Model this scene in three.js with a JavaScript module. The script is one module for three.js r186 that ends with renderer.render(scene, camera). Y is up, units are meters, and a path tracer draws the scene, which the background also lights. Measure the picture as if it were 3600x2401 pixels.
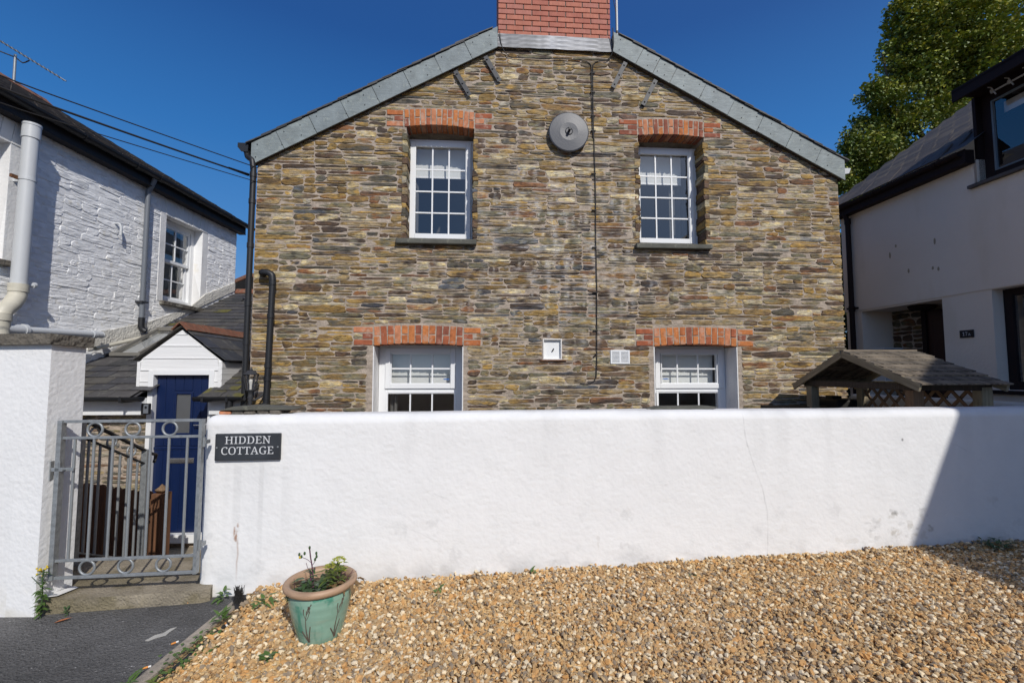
import * as THREE from 'three';
import { RoundedBoxGeometry } from 'three/addons/geometries/RoundedBoxGeometry.js';
import { mergeGeometries } from 'three/addons/utils/BufferGeometryUtils.js';
import { TextGeometry } from 'three/addons/geometries/TextGeometry.js';
import { FontLoader } from 'three/addons/loaders/FontLoader.js';

// ------------------------------------------------------------------ camera, sky, sun, exposure
const scene = new THREE.Scene();
const camera = new THREE.PerspectiveCamera(72.42, 1024 / 682, 0.05, 600);
camera.position.set(0, 1.55, 0);
camera.rotation.set(THREE.MathUtils.degToRad(3.83), 0, 0);
const renderer = new THREE.WebGLRenderer({ antialias: true });
renderer.toneMapping = THREE.LinearToneMapping;
renderer.toneMappingExposure = 1.0;
renderer.shadowMap.enabled = true;

const ANG = THREE.MathUtils.degToRad(4);                 // the cottage front is turned 4 degrees from the camera's plane
const LIGHT = new THREE.Vector3(-0.39, -0.82, -1).applyAxisAngle(new THREE.Vector3(0, 1, 0), ANG).normalize();
const toSun = LIGHT.clone().negate();
const sun = new THREE.DirectionalLight(new THREE.Color(1, 0.955, 0.885), 3.3);
sun.position.copy(toSun.clone().multiplyScalar(40)).add(new THREE.Vector3(0, 1, -4));
sun.target.position.set(0, 1, -4);
sun.castShadow = true;
sun.shadow.mapSize.set(4096, 4096);
Object.assign(sun.shadow.camera, { left: -16, right: 16, top: 14, bottom: -14, near: 1, far: 90 });
scene.add(sun, sun.target);

{ // clear deep blue sky, paler towards the horizon, with the bright air round the sun
  const w = 512, h = 256, d = new Float32Array(w * h * 4);
  const key = [[-90, .12, .13, .13], [-1, .16, .18, .2], [0, .3, .43, .58], [6, .17, .34, .6], [14, .07, .245, .58], [24, .028, .165, .47], [36, .011, .083, .3], [55, .007, .054, .22], [90, .006, .045, .19]];
  const dir = new THREE.Vector3();
  for (let y = 0; y < h; y++) for (let x = 0; x < w; x++) {
    const el = ((y + .5) / h - .5) * Math.PI, az = ((x + .5) / w - .5) * 2 * Math.PI;
    dir.set(Math.cos(el) * Math.cos(az), Math.sin(el), Math.cos(el) * Math.sin(az));
    const e = el * 180 / Math.PI;
    let k = 0; while (k < key.length - 2 && e > key[k + 1][0]) k++;
    const t = THREE.MathUtils.clamp((e - key[k][0]) / (key[k + 1][0] - key[k][0]), 0, 1);
    const a = Math.acos(THREE.MathUtils.clamp(dir.dot(toSun), -1, 1)) * 180 / Math.PI;
    const glow = el > -.02 ? 1.5 * Math.exp(-a / 9) + .32 * Math.exp(-a / 30) : 0, o = (y * w + x) * 4;
    for (let c = 0; c < 3; c++) d[o + c] = key[k][c + 1] * (1 - t) + key[k + 1][c + 1] * t + glow * [1, .97, .92][c];
    d[o + 3] = 1;
  }
  const sky = new THREE.DataTexture(d, w, h, THREE.RGBAFormat, THREE.FloatType);
  sky.mapping = THREE.EquirectangularReflectionMapping;
  sky.magFilter = THREE.LinearFilter; sky.minFilter = THREE.LinearFilter; sky.wrapS = THREE.RepeatWrapping; sky.needsUpdate = true;
  scene.background = sky; scene.environment = sky;
}

// ------------------------------------------------------------------ helpers
function RNG(seed) { let s = seed >>> 0; return () => { s = (s + 0x6d2b79f5) | 0; let t = Math.imul(s ^ (s >>> 15), 1 | s); t = (t + Math.imul(t ^ (t >>> 7), 61 | t)) ^ t; return ((t ^ (t >>> 14)) >>> 0) / 4294967296; }; }
const hash = (x, y, s) => { let h = Math.imul(x | 0, 374761393) ^ Math.imul(y | 0, 668265263) ^ Math.imul(s | 0, 1274126177); h = Math.imul(h ^ (h >>> 13), 1274126177); h ^= h >>> 16; return (h >>> 0) / 4294967296; };
const sm = (t) => t * t * (3 - 2 * t), lerp = (a, b, t) => a + (b - a) * t, clamp = (x, a, b) => Math.min(b, Math.max(a, x));
const sstep = (a, b, x) => sm(clamp((x - a) / (b - a), 0, 1));
function vn(x, y, s, px = 0, py = 0) {
  const xi = Math.floor(x), yi = Math.floor(y), fx = sm(x - xi), fy = sm(y - yi);
  const mx = px ? (v) => ((v % px) + px) % px : (v) => v, my = py ? (v) => ((v % py) + py) % py : (v) => v;
  const a = hash(mx(xi), my(yi), s), b = hash(mx(xi + 1), my(yi), s), c = hash(mx(xi), my(yi + 1), s), d = hash(mx(xi + 1), my(yi + 1), s);
  return lerp(lerp(a, b, fx), lerp(c, d, fx), fy);
}
function fbm(x, y, s, o = 4, px = 0, py = 0) { let v = 0, a = .5, t = 0; for (let i = 0; i < o; i++) { v += a * vn(x, y, s + i * 17, px, py); t += a; a *= .5; x *= 2; y *= 2; px *= 2; py *= 2; } return v / t; }
const enc = (v) => 255 * (v <= .0031308 ? 12.92 * v : 1.055 * Math.pow(v, 1 / 2.4) - .055);
function ctex(w, h, fn, rx = 1, ry = 1) {               // fn(u, v) -> linear colour
  const d = new Uint8Array(w * h * 4);
  for (let y = 0; y < h; y++) for (let x = 0; x < w; x++) { const c = fn((x + .5) / w, (y + .5) / h), o = (y * w + x) * 4; for (let k = 0; k < 3; k++) d[o + k] = enc(clamp(c[k], 0, 1)); d[o + 3] = 255; }
  return fin(new THREE.DataTexture(d, w, h), rx, ry, THREE.SRGBColorSpace);
}
function gtex(w, h, fn, rx = 1, ry = 1) {               // fn(u, v) -> height or roughness
  const d = new Uint8Array(w * h * 4);
  for (let y = 0; y < h; y++) for (let x = 0; x < w; x++) { const c = 255 * clamp(fn((x + .5) / w, (y + .5) / h), 0, 1), o = (y * w + x) * 4; d[o] = d[o + 1] = d[o + 2] = c; d[o + 3] = 255; }
  return fin(new THREE.DataTexture(d, w, h), rx, ry, THREE.NoColorSpace);
}
function fin(t, rx, ry, cs) { t.wrapS = t.wrapT = THREE.RepeatWrapping; t.magFilter = THREE.LinearFilter; t.minFilter = THREE.LinearFilter; t.repeat.set(rx, ry); t.colorSpace = cs; t.needsUpdate = true; return t; }
const C = (r, g, b) => new THREE.Color().setRGB(r / 255, g / 255, b / 255, THREE.SRGBColorSpace);
const std = (o) => new THREE.MeshStandardMaterial({ roughness: .85, ...o });

const used = {};
function named(n) { if (used[n] === undefined) { used[n] = 0; return n; } used[n]++; return n + '_' + String(used[n]).padStart(3, '0'); }
function tag(o, label, category, group, kind) { o.userData = { ...(label && { label }), ...(category && { category }), ...(group && { group }), ...(kind && { kind }) }; return o; }
function thing(name, label, category, pos = [0, 0, 0], turn = 0, group) { const o = new THREE.Group(); o.name = named(name); o.position.set(...pos); o.rotation.y = turn; scene.add(o); return tag(o, label, category, group); }
function part(name, geo, mat, parent, label) { const m = new THREE.Mesh(geo, mat); m.name = name; m.castShadow = m.receiveShadow = true; if (label) m.userData.label = label; parent.add(m); return m; }
function solo(name, geo, mat, label, category, group, kind) { const m = new THREE.Mesh(geo, mat); m.name = named(name); m.castShadow = m.receiveShadow = true; scene.add(m); return tag(m, label, category, group, kind); }
const structure = (name, geo, mat) => solo(name, geo, mat, null, null, null, 'structure');
const FRONT = [0, 0, -6];                                // origin of the cottage frame: x along the front, z towards the street
function inFront(name, label, category, group) { return thing(name, label, category, FRONT, ANG, group); }

function uvs(g, k = 1, ox = 0, oy = 0) {                 // uv in metres from position, by the face's main direction
  g = g.index ? g.toNonIndexed() : g;
  const p = g.attributes.position, n = p.count, uv = new Float32Array(n * 2), a = new THREE.Vector3(), b = new THREE.Vector3(), c = new THREE.Vector3();
  for (let i = 0; i < n; i += 3) {
    a.fromBufferAttribute(p, i); b.fromBufferAttribute(p, i + 1).sub(a); c.fromBufferAttribute(p, i + 2).sub(a); b.cross(c);
    const x = Math.abs(b.x), y = Math.abs(b.y), z = Math.abs(b.z);
    for (let j = i; j < i + 3; j++) {
      const X = p.getX(j), Y = p.getY(j), Z = p.getZ(j);
      const q = z >= x && z >= y ? [X, Y] : x >= y ? [Z, Y] : [X, Z];
      uv[j * 2] = q[0] * k + ox; uv[j * 2 + 1] = q[1] * k + oy;
    }
  }
  g.setAttribute('uv', new THREE.BufferAttribute(uv, 2));
  return g;
}
function box(x0, x1, y0, y1, z0, z1, bevel = 0) {
  const w = Math.abs(x1 - x0), h = Math.abs(y1 - y0), d = Math.abs(z1 - z0);
  const g = bevel ? new RoundedBoxGeometry(w, h, d, 1, Math.min(bevel, w * .45, h * .45, d * .45)) : new THREE.BoxGeometry(w, h, d);
  g.translate((x0 + x1) / 2, (y0 + y1) / 2, (z0 + z1) / 2);
  return uvs(g);
}
function clean(g) { g = g.index ? g.toNonIndexed() : g; for (const k of Object.keys(g.attributes)) if (!['position', 'normal', 'uv'].includes(k)) g.deleteAttribute(k); if (!g.attributes.uv) g.setAttribute('uv', new THREE.BufferAttribute(new Float32Array(g.attributes.position.count * 2), 2)); if (!g.attributes.normal) g.computeVertexNormals(); g.morphAttributes = {}; g.clearGroups(); return g; }
const merge = (list) => mergeGeometries(list.map(clean), false);
function beam(a, b, w, t, bevel = 0, roll = 0) {         // a bar of section w x t from a to b
  const A = new THREE.Vector3(...a), B = new THREE.Vector3(...b), L = A.distanceTo(B);
  const g = bevel ? new RoundedBoxGeometry(w, L, t, 1, Math.min(bevel, w * .45, t * .45)) : new THREE.BoxGeometry(w, L, t);
  const u = uvs(g); if (roll) u.rotateY(roll);
  u.applyQuaternion(new THREE.Quaternion().setFromUnitVectors(new THREE.Vector3(0, 1, 0), B.clone().sub(A).normalize()));
  return u.translate((A.x + B.x) / 2, (A.y + B.y) / 2, (A.z + B.z) / 2);
}
function tube(pts, r, seg = 0, rad = 10, closed = false) {
  const v = pts.map((p) => new THREE.Vector3(...p));
  const curve = v.length === 2 ? new THREE.LineCurve3(v[0], v[1]) : new THREE.CatmullRomCurve3(v, closed, 'catmullrom', .3);
  return clean(new THREE.TubeGeometry(curve, seg || Math.max(1, (v.length - 1) * 6), r, rad, closed));
}
function rod(a, b, r, rad = 12, r2 = r) {                // closed cylinder between two points
  const A = new THREE.Vector3(...a), B = new THREE.Vector3(...b), g = new THREE.CylinderGeometry(r2, r, A.distanceTo(B), rad);
  g.applyQuaternion(new THREE.Quaternion().setFromUnitVectors(new THREE.Vector3(0, 1, 0), B.clone().sub(A).normalize()));
  return clean(g.translate((A.x + B.x) / 2, (A.y + B.y) / 2, (A.z + B.z) / 2));
}
function prism(pts, z0, z1, holes = []) {                // polygon in x, y extruded from z0 to z1
  const s = new THREE.Shape(pts.map((p) => new THREE.Vector2(...p)));
  for (const h of holes) s.holes.push(new THREE.Path(h.map((p) => new THREE.Vector2(...p))));
  return uvs(new THREE.ExtrudeGeometry(s, { depth: z1 - z0, bevelEnabled: false }).translate(0, 0, z0));
}
function plan(pts, y0, y1) { const g = prism(pts.map(([x, z]) => [x, -z]), y0, y1); g.rotateX(-Math.PI / 2); return uvs(g); }   // polygon in x, z extruded upwards
function quad(a, b, c, d) { const g = new THREE.BufferGeometry(); g.setAttribute('position', new THREE.BufferAttribute(new Float32Array([...a, ...b, ...c, ...a, ...c, ...d]), 3)); g.computeVertexNormals(); return uvs(g); }
function frame4(x0, x1, y0, y1, w, z0, z1, bevel = .004) { return merge([box(x0, x0 + w, y0, y1, z0, z1, bevel), box(x1 - w, x1, y0, y1, z0, z1, bevel), box(x0 + w, x1 - w, y1 - w, y1, z0, z1 - .001, bevel), box(x0 + w, x1 - w, y0, y0 + w, z0, z1 - .001, bevel)]); }
function rough(g, amp, f, seed) {                        // small shifts of the vertices, the same at the same place
  const p = g.attributes.position;
  for (let i = 0; i < p.count; i++) { const x = p.getX(i), y = p.getY(i), z = p.getZ(i); p.setXYZ(i, x + amp * (vn(x * f + 3, (y + z * 1.7) * f, seed) - .5), y + amp * (vn(x * f, (y + z * 1.3) * f + 7, seed + 5) - .5), z + amp * (vn(x * f + 11, (y - z) * f, seed + 9) - .5)); }
  g.computeVertexNormals(); return g;
}

// ------------------------------------------------------------------ materials
const slateDetail = ctex(1024, 1024, (u, v) => {
  const l = fbm(u * 6, v * 56, 3, 4, 6, 56), b = fbm(u * 9, v * 16, 41, 4, 9, 16), c = fbm(u * 50, v * 110, 77, 2, 50, 110), w = sstep(.64, .78, fbm(u * 20, v * 20, 91, 4, 20, 20)), o = sstep(.5, .68, fbm(u * 12, v * 30, 95, 4, 12, 30)), dk = sstep(.6, .72, fbm(u * 10, v * 44, 97, 4, 10, 44));
  let k = .46 + .62 * l + .5 * (b - .5) + .5 * (c - .5); k *= 1 - .5 * dk; const q = [k * lerp(.84, 1, o), k * lerp(.83, .9, o), k * lerp(.84, .66, o)];
  return q.map((x, i) => x * (1 - .3 * w) + w * [.27, .25, .21][i]);
});
const slateBump = gtex(512, 512, (u, v) => .55 * fbm(u * 5, v * 40, 3, 4, 5, 40) + .45 * fbm(u * 22, v * 46, 12, 3, 22, 46));
const grainC = (base, amp, fx, fy, s, warm = 0) => (u, v) => { const n = fbm(u * fx, v * fy, s, 5, fx, fy) - .5, m = fbm(u * fx * 4, v * fy * 4, s + 60, 2, fx * 4, fy * 4) - .5, k = 1 + amp * (n * 1.6 + m * .7); return [base[0] * k * (1 + warm * n), base[1] * k, base[2] * k * (1 - warm * n)]; };
const noiseBump = gtex(512, 512, (u, v) => .6 * fbm(u * 8, v * 8, 5, 4, 8, 8) + .4 * fbm(u * 50, v * 50, 15, 2, 50, 50));
const M = {};
M.stone = std({ vertexColors: true, flatShading: true, map: slateDetail, bumpMap: slateBump, bumpScale: .009, roughness: .8 });
M.stone.map = slateDetail; slateDetail.repeat.set(1.6, 1.6); slateBump.repeat.set(1.6, 1.6);
M.mortar = std({ map: ctex(512, 512, (u, v) => { const n = fbm(u * 12, v * 24, 8, 4, 12, 24) - .5, m = fbm(u * 60, v * 60, 18, 2, 60, 60) - .5, k = 1 + n * .7 + m * .4; return [.38 * k, .315 * k, .255 * k]; }), bumpMap: gtex(512, 512, (u, v) => .7 * fbm(u * 6, v * 34, 28, 4, 6, 34) + .3 * fbm(u * 60, v * 60, 38, 2, 60, 60)), bumpScale: .012, roughness: .95 });
M.brick = [[.42, .135, .045], [.50, .175, .055], [.34, .1, .045], [.5, .2, .1], [.26, .085, .05]].map((c, i) => std({ map: ctex(128, 128, (u, v) => { const n = fbm(u * 6, v * 6, 100 + i, 4, 6, 6), w = sstep(.6, .75, fbm(u * 4, v * 4, 120 + i, 4, 4, 4)) * .45, k = .65 + .7 * n; return [lerp(c[0] * k, .5, w), lerp(c[1] * k, .36, w), lerp(c[2] * k, .28, w)]; }, 4, 4), bumpMap: noiseBump, bumpScale: .006, roughness: .9 }));
M.chimneyBrick = [[.45, .165, .11], [.48, .18, .12], [.42, .145, .1], [.44, .175, .13]].map((c, i) => std({ map: ctex(128, 128, (u, v) => { const n = fbm(u * 24, v * 4, 140 + i, 3, 24, 4), m = fbm(u * 3, v * 3, 150 + i, 3, 3, 3), k = .72 + .3 * n + .28 * m; return [c[0] * k, c[1] * k, c[2] * k]; }, 3, 3), roughness: .85 }));
M.chimneyMortar = std({ color: new THREE.Color(.17, .15, .13), roughness: .95, bumpMap: noiseBump, bumpScale: .004 });
M.upvc = std({ color: new THREE.Color(.82, .83, .84), roughness: .28 });
M.whitePaint = std({ map: ctex(512, 512, (u, v) => { const n = fbm(u * 6, v * 6, 200, 4, 6, 6) - .5, m = sstep(.62, .8, fbm(u * 5, v * 3, 210, 5, 5, 3)); const k = .8 * (1 + n * .12) - m * .09; return [k, k * .995, k * .985]; }), bumpMap: noiseBump, bumpScale: .006, roughness: .75 });
M.whiteBoard = std({ map: ctex(256, 256, grainC([.8, .8, .8], .05, 2, 24, 220)), bumpMap: gtex(256, 256, (u, v) => fbm(u * 3, v * 60, 230, 3, 3, 60)), bumpScale: .002, roughness: .5 });
M.limewash = std({ vertexColors: true, flatShading: true, map: ctex(512, 512, (u, v) => { const n = fbm(u * 7, v * 16, 240, 5, 7, 16) - .5, s = sstep(.7, .82, fbm(u * 9, v * 9, 250, 4, 9, 9)); const k = .9 * (1 + .06 * n); return [k * (1 - .06 * s), k * (1 - .09 * s), k * (1 - .15 * s)]; }), bumpMap: slateBump, bumpScale: .006, roughness: .85 });
M.limewashWall = M.limewash.clone(); M.limewashWall.vertexColors = false; M.limewashWall.flatShading = false;
M.glass = new THREE.MeshPhysicalMaterial({ color: 0xffffff, roughness: 0, transmission: 1, thickness: 0, ior: 2.1 });
M.glassFrost = new THREE.MeshPhysicalMaterial({ color: 0xffffff, roughness: .12, transmission: 1, thickness: 0, ior: 1.7, bumpMap: gtex(512, 512, (u, v) => fbm(u * 90, v * 90, 260, 2, 90, 90)), bumpScale: .003 });
M.blind = new THREE.MeshPhysicalMaterial({ color: new THREE.Color(.8, .82, .8), roughness: .9, transmission: .18, thickness: 0 });
M.curtain = std({ color: new THREE.Color(.12, .12, .115), roughness: .95 });
M.room = std({ color: new THREE.Color(.09, .085, .08), roughness: .95 });
M.blackPlastic = std({ color: new THREE.Color(.014, .015, .018), roughness: .48 });
M.greyPlastic = std({ color: new THREE.Color(.15, .165, .19), roughness: .4 });
M.palePlastic = std({ map: ctex(256, 256, grainC([.56, .58, .6], .06, 4, 4, 270)), roughness: .42 });
M.creamPlastic = std({ map: ctex(256, 256, grainC([.56, .53, .44], .14, 4, 4, 271)), roughness: .5 });
M.brownPlastic = new THREE.MeshPhysicalMaterial({ color: new THREE.Color(.02, .012, .012), roughness: .7, specularIntensity: .4 });
const slateTex = (c, s) => ({ map: ctex(256, 256, (u, v) => { const n = fbm(u * 5, v * 5, s, 5, 5, 5) - .5, l = sstep(.68, .8, fbm(u * 12, v * 12, s + 9, 3, 12, 12)), st = fbm(u * 3, v * 40, s + 4, 2, 3, 40) - .5, k = 1 + n * .55 + st * .25; return [c[0] * k + l * .05, c[1] * k + l * .05, c[2] * k + l * .035]; }, 2, 2), bumpMap: slateBump, bumpScale: .004 });
M.verge = [[.215, .25, .255], [.225, .26, .262], [.205, .24, .25]].map((c, i) => std({ ...slateTex(c, 300 + i), roughness: .6 }));
M.slate = [[.062, .06, .064], [.072, .068, .068], [.055, .054, .06], [.08, .074, .066], [.05, .05, .052]].map((c, i) => std({ ...slateTex(c, 310 + i), roughness: .62 }));
M.slateMoss = std({ map: ctex(256, 256, (u, v) => { const n = fbm(u * 5, v * 5, 320, 5, 5, 5), m = sstep(.4, .62, n), k = .7 + .6 * fbm(u * 20, v * 20, 323, 2, 20, 20); return [lerp(.065, .115, m) * k, lerp(.062, .105, m) * k, lerp(.06, .028, m) * k]; }, 2, 2), bumpMap: noiseBump, bumpScale: .01, roughness: .9 });
M.oldSlate = [[.135, .112, .096], [.11, .094, .085], [.16, .132, .104], [.09, .08, .075]].map((c, i) => std({ ...slateTex(c, 330 + i), roughness: .85 }));
M.redTile = std({ map: ctex(256, 256, (u, v) => { const n = fbm(u * 10, v * 10, 340, 5, 10, 10), l = sstep(.55, .75, fbm(u * 8, v * 8, 344, 4, 8, 8)), k = .6 + .8 * n; return [lerp(.21 * k, .16, l), lerp(.085 * k, .12, l), lerp(.05 * k, .085, l)]; }, 3, 3), bumpMap: noiseBump, bumpScale: .015, roughness: .95 });
M.lead = std({ map: ctex(512, 128, (u, v) => { const n = fbm(u * 14, v * 2, 350, 4, 14, 2), m = fbm(u * 60, v * 2, 351, 3, 60, 2), k = .07 + .2 * n * n * 2 + .08 * m; return [k * .98, k, k * 1.06]; }, .6, 3), bumpMap: gtex(512, 128, (u, v) => fbm(u * 12, v * 2, 352, 3, 12, 2), .6, 3), bumpScale: .006, roughness: .55, metalness: .2 });
M.iron = std({ color: new THREE.Color(.04, .042, .048), roughness: .55 });
M.ironDisk = std({ color: new THREE.Color(.066, .07, .084), roughness: .46, metalness: 0, bumpMap: noiseBump, bumpScale: .0012 });
M.rust = std({ map: ctex(128, 128, grainC([.2, .085, .035], .7, 6, 6, 360)), roughness: .95 });
M.aluminium = std({ color: new THREE.Color(.84, .85, .86), roughness: .4, metalness: .1 });
M.cable = std({ color: new THREE.Color(.02, .018, .017), roughness: .6 });
M.galv = std({ map: ctex(256, 256, (u, v) => { const n = fbm(u * 12, v * 12, 370, 4, 12, 12), m = fbm(u * 40, v * 40, 371, 2, 40, 40), k = .19 + .18 * n + .06 * m; return [k * .94, k, k * 1.04]; }, 4, 4), roughness: .48, metalness: .4 });
M.steel = std({ color: new THREE.Color(.6, .6, .6), roughness: .25, metalness: .9 });
M.blueDoor = std({ map: ctex(256, 256, grainC([.005, .016, .068], .12, 24, 2, 380)), bumpMap: gtex(256, 256, (u, v) => fbm(u * 60, v * 3, 381, 3, 60, 3)), bumpScale: .0015, roughness: .38 });
M.asphalt = std({ map: ctex(1024, 1024, (u, v) => { const n = fbm(u * 6, v * 6, 390, 5, 6, 6), g = vn(u * 260, v * 260, 391, 260, 260), g2 = vn(u * 170, v * 170, 392, 170, 170), s = g > .9 ? (g - .9) * 2.2 : 0, d = fbm(u * 3, v * 3, 394, 3, 3, 3); const k = .03 + .06 * n + .03 * g2 + 1.6 * s + .035 * sstep(.5, .75, d); return [k * 1.02, k, k * .99]; }, .6, .6), bumpMap: gtex(1024, 1024, (u, v) => .5 * vn(u * 170, v * 170, 392, 170, 170) + .5 * vn(u * 260, v * 260, 391, 260, 260), .6, .6), bumpScale: .012, roughness: .9 });
M.concrete = std({ map: ctex(1024, 512, (u, v) => { const n = fbm(u * 8, v * 8, 400, 5, 8, 8), g = fbm(u * 5, v * 5, 401, 4, 5, 5), d = sstep(.5, .7, g), sp = vn(u * 180, v * 180, 402, 180, 180), k = .55 + .7 * n + (sp > .85 ? .25 : 0) - (sp < .1 ? .2 : 0); return [lerp(.33, .23, d) * k, lerp(.285, .195, d) * k, lerp(.215, .125, d) * k]; }, .9, .9), bumpMap: gtex(512, 512, (u, v) => .5 * fbm(u * 20, v * 20, 403, 4, 20, 20) + .5 * vn(u * 120, v * 120, 404, 120, 120)), bumpScale: .009, roughness: .95 });
M.coping = std({ map: ctex(512, 512, (u, v) => { const n = fbm(u * 14, v * 14, 410, 5, 14, 14), l = sstep(.58, .72, fbm(u * 10, v * 10, 411, 4, 10, 10)), k = .55 + .8 * n; return [lerp(.13 * k, .27, l), lerp(.115 * k, .26, l), lerp(.095 * k, .22, l)]; }), bumpMap: noiseBump, bumpScale: .03, roughness: .95 });
M.gravelBed = std({ map: ctex(512, 512, (u, v) => { const n = fbm(u * 40, v * 40, 420, 3, 40, 40), k = .5 + .9 * n; return [.3 * k, .2 * k, .095 * k]; }, 1.2, 1.2), bumpMap: gtex(512, 512, (u, v) => vn(u * 60, v * 60, 421, 60, 60), 1.2, 1.2), bumpScale: .03, roughness: .95 });
M.gravel = std({ vertexColors: true, roughness: .8 });
M.soil = std({ map: ctex(256, 256, grainC([.11, .075, .045], .8, 10, 10, 430)), bumpMap: noiseBump, bumpScale: .03, roughness: 1 });
const woodTex = (c, s, amp = .5) => ({ map: ctex(256, 256, (u, v) => { const g = fbm(u * 26, v * 2, s, 4, 26, 2), n = fbm(u * 3, v * 3, s + 5, 4, 3, 3) - .5, k = 1 + amp * ((g - .5) * 1.5 + n * .9); return [c[0] * k, c[1] * k, c[2] * k]; }, 2, 2), bumpMap: gtex(256, 256, (u, v) => fbm(u * 40, v * 2, s + 1, 3, 40, 2), 2, 2), bumpScale: .004, roughness: .85 });
M.fence = [[.13, .06, .03], [.155, .072, .035], [.11, .05, .027]].map((c, i) => std(woodTex(c, 440 + i)));
M.greyWood = std(woodTex([.3, .25, .165], 450)); M.postWood = std(woodTex([.2, .125, .07], 451)); M.darkWood = std(woodTex([.06, .045, .032], 452));
M.lattice = std(woodTex([.21, .135, .08], 453));
M.roofBoard = [[.17, .14, .105], [.21, .17, .125], [.14, .118, .092]].map((c, i) => { const w = woodTex(c, 460 + i, .9); const m = std(w); m.map.rotation = Math.PI / 2; m.bumpMap.rotation = Math.PI / 2; return m; });
M.renderShade = std({ map: ctex(1024, 1024, (u, v) => { const n = fbm(u * 5, v * 5, 470, 5, 5, 5) - .5, s = sstep(.55, .8, fbm(u * 12, v * 3, 471, 4, 12, 3)); const k = .78 * (1 + n * .12); return [k * (1 - .05 * s), k * .87 * (1 - .06 * s), k * .74 * (1 - .09 * s)]; }, .3, .3), bumpMap: noiseBump, bumpScale: .006, roughness: .88 });
M.leaf = new THREE.MeshPhysicalMaterial({ vertexColors: true, roughness: .55, transmission: .35, thickness: 0, side: THREE.DoubleSide });
M.bark = std({ map: ctex(256, 256, grainC([.12, .1, .075], .6, 12, 4, 480)), bumpMap: noiseBump, bumpScale: .03, roughness: .95 });
M.weed = [[.09, .17, .03], [.14, .19, .03], [.06, .12, .035], [.42, .45, .035]].map((c) => new THREE.MeshPhysicalMaterial({ color: new THREE.Color(...c), roughness: .6, transmission: .3, thickness: 0, side: THREE.DoubleSide }));
M.purpleStem = std({ color: new THREE.Color(.12, .045, .08), roughness: .6 });
M.yellowFlower = std({ color: new THREE.Color(.62, .45, .03), roughness: .7 });
M.sill = std({ ...slateTex([.1, .1, .085], 490), roughness: .85 });
M.kerb = std({ map: ctex(512, 256, (u, v) => { const n = fbm(u * 10, v * 10, 495, 5, 10, 10), sp = vn(u * 130, v * 130, 496, 130, 130), k = .5 + .75 * n + (sp > .85 ? .2 : 0); return [.33 * k, .285 * k, .235 * k]; }), bumpMap: noiseBump, bumpScale: .012, roughness: .95 });
M.darkMetal = std({ color: new THREE.Color(.045, .045, .048), roughness: .7 });
const flat = (c, r = .7) => std({ color: new THREE.Color(...c), roughness: r });

// ------------------------------------------------------------------ rubble stonework: stones packed on a falling skyline, each with its own outline and relief
function clipPoly(P, a, b) {                             // keep what lies to the left of the line a -> b
  const out = [], side = (p) => (b[0] - a[0]) * (p[1] - a[1]) - (b[1] - a[1]) * (p[0] - a[0]);
  for (let i = 0; i < P.length; i++) { const p = P[i], q = P[(i + 1) % P.length], sp = side(p), sq = side(q); if (sp >= 0) out.push(p); if (sp * sq < 0) { const t = sp / (sp - sq); out.push([p[0] + t * (q[0] - p[0]), p[1] + t * (q[1] - p[1])]); } }
  return out;
}
function stoneGeo(P, proud, c1, c2, R, relief, stain) {
  const n = P.length; let cx = 0, cy = 0; for (const p of P) { cx += p[0] / n; cy += p[1] / n; }
  const ys = P.map((p) => p[1]), h = Math.max(...ys) - Math.min(...ys), ox = R() * 40, oy = R() * 40, seed = (R() * 1e6) | 0;
  const pos = [], col = [], uv = [], idx = [], tilt = (R() - .5) * .02, tx = (R() - .5) * .05;
  const put = (x, y, z, k) => { const t = sstep(.4, .6, fbm(x * 9 + ox, y * 26 + oy, 500, 3)), g = k * (.8 + .4 * fbm(x * 16 + oy, y * 18, 510, 2)); pos.push(x, y, z); uv.push(x + ox, y + oy); const w = stain ? stain(x, y) : 0; for (const c of ['r', 'g', 'b']) col.push(lerp(lerp(c1[c], c2[c], t) * g, 1.05 * k, w)); };
  const rings = [[1, -.02, .8], [1, proud - .004, .95], [clamp(1 - .007 / Math.max(h * .5, .012), .7, .96), proud, 1.02], [.62, proud + .001, 1], [.3, proud + .001, 1]];
  rings.forEach(([k, z, dark], i) => { for (const p of P) { const x = cx + (p[0] - cx) * (i === 2 ? 1 - (1 - k) * clamp(h / (Math.abs(p[0] - cx) * 2 + .001), .15, 1) : k), y = cy + (p[1] - cy) * k; put(x, y, i < 1 ? z : z + (i > 1 ? (y - cy) * tilt * 4 + (x - cx) * tx + (vn(x * 17, y * 50, seed) - .5) * relief : (vn(x * 30, y * 60, seed) - .5) * .003), dark); } });
  put(cx, cy, proud + .002 + (R() - .5) * relief, 1);
  for (let r = 0; r < rings.length - 1; r++) for (let i = 0; i < n; i++) { const j = (i + 1) % n, a = r * n + i, b = r * n + j, c = a + n, d = b + n; idx.push(a, b, d, a, d, c); }
  const ce = rings.length * n, l = (rings.length - 1) * n; for (let i = 0; i < n; i++) idx.push(l + i, l + (i + 1) % n, ce);
  const g = new THREE.BufferGeometry();
  g.setAttribute('position', new THREE.BufferAttribute(new Float32Array(pos), 3)); g.setAttribute('uv', new THREE.BufferAttribute(new Float32Array(uv), 2)); g.setAttribute('color', new THREE.BufferAttribute(new Float32Array(col), 3));
  g.setIndex(idx); g.computeVertexNormals();
  return g;
}
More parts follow.
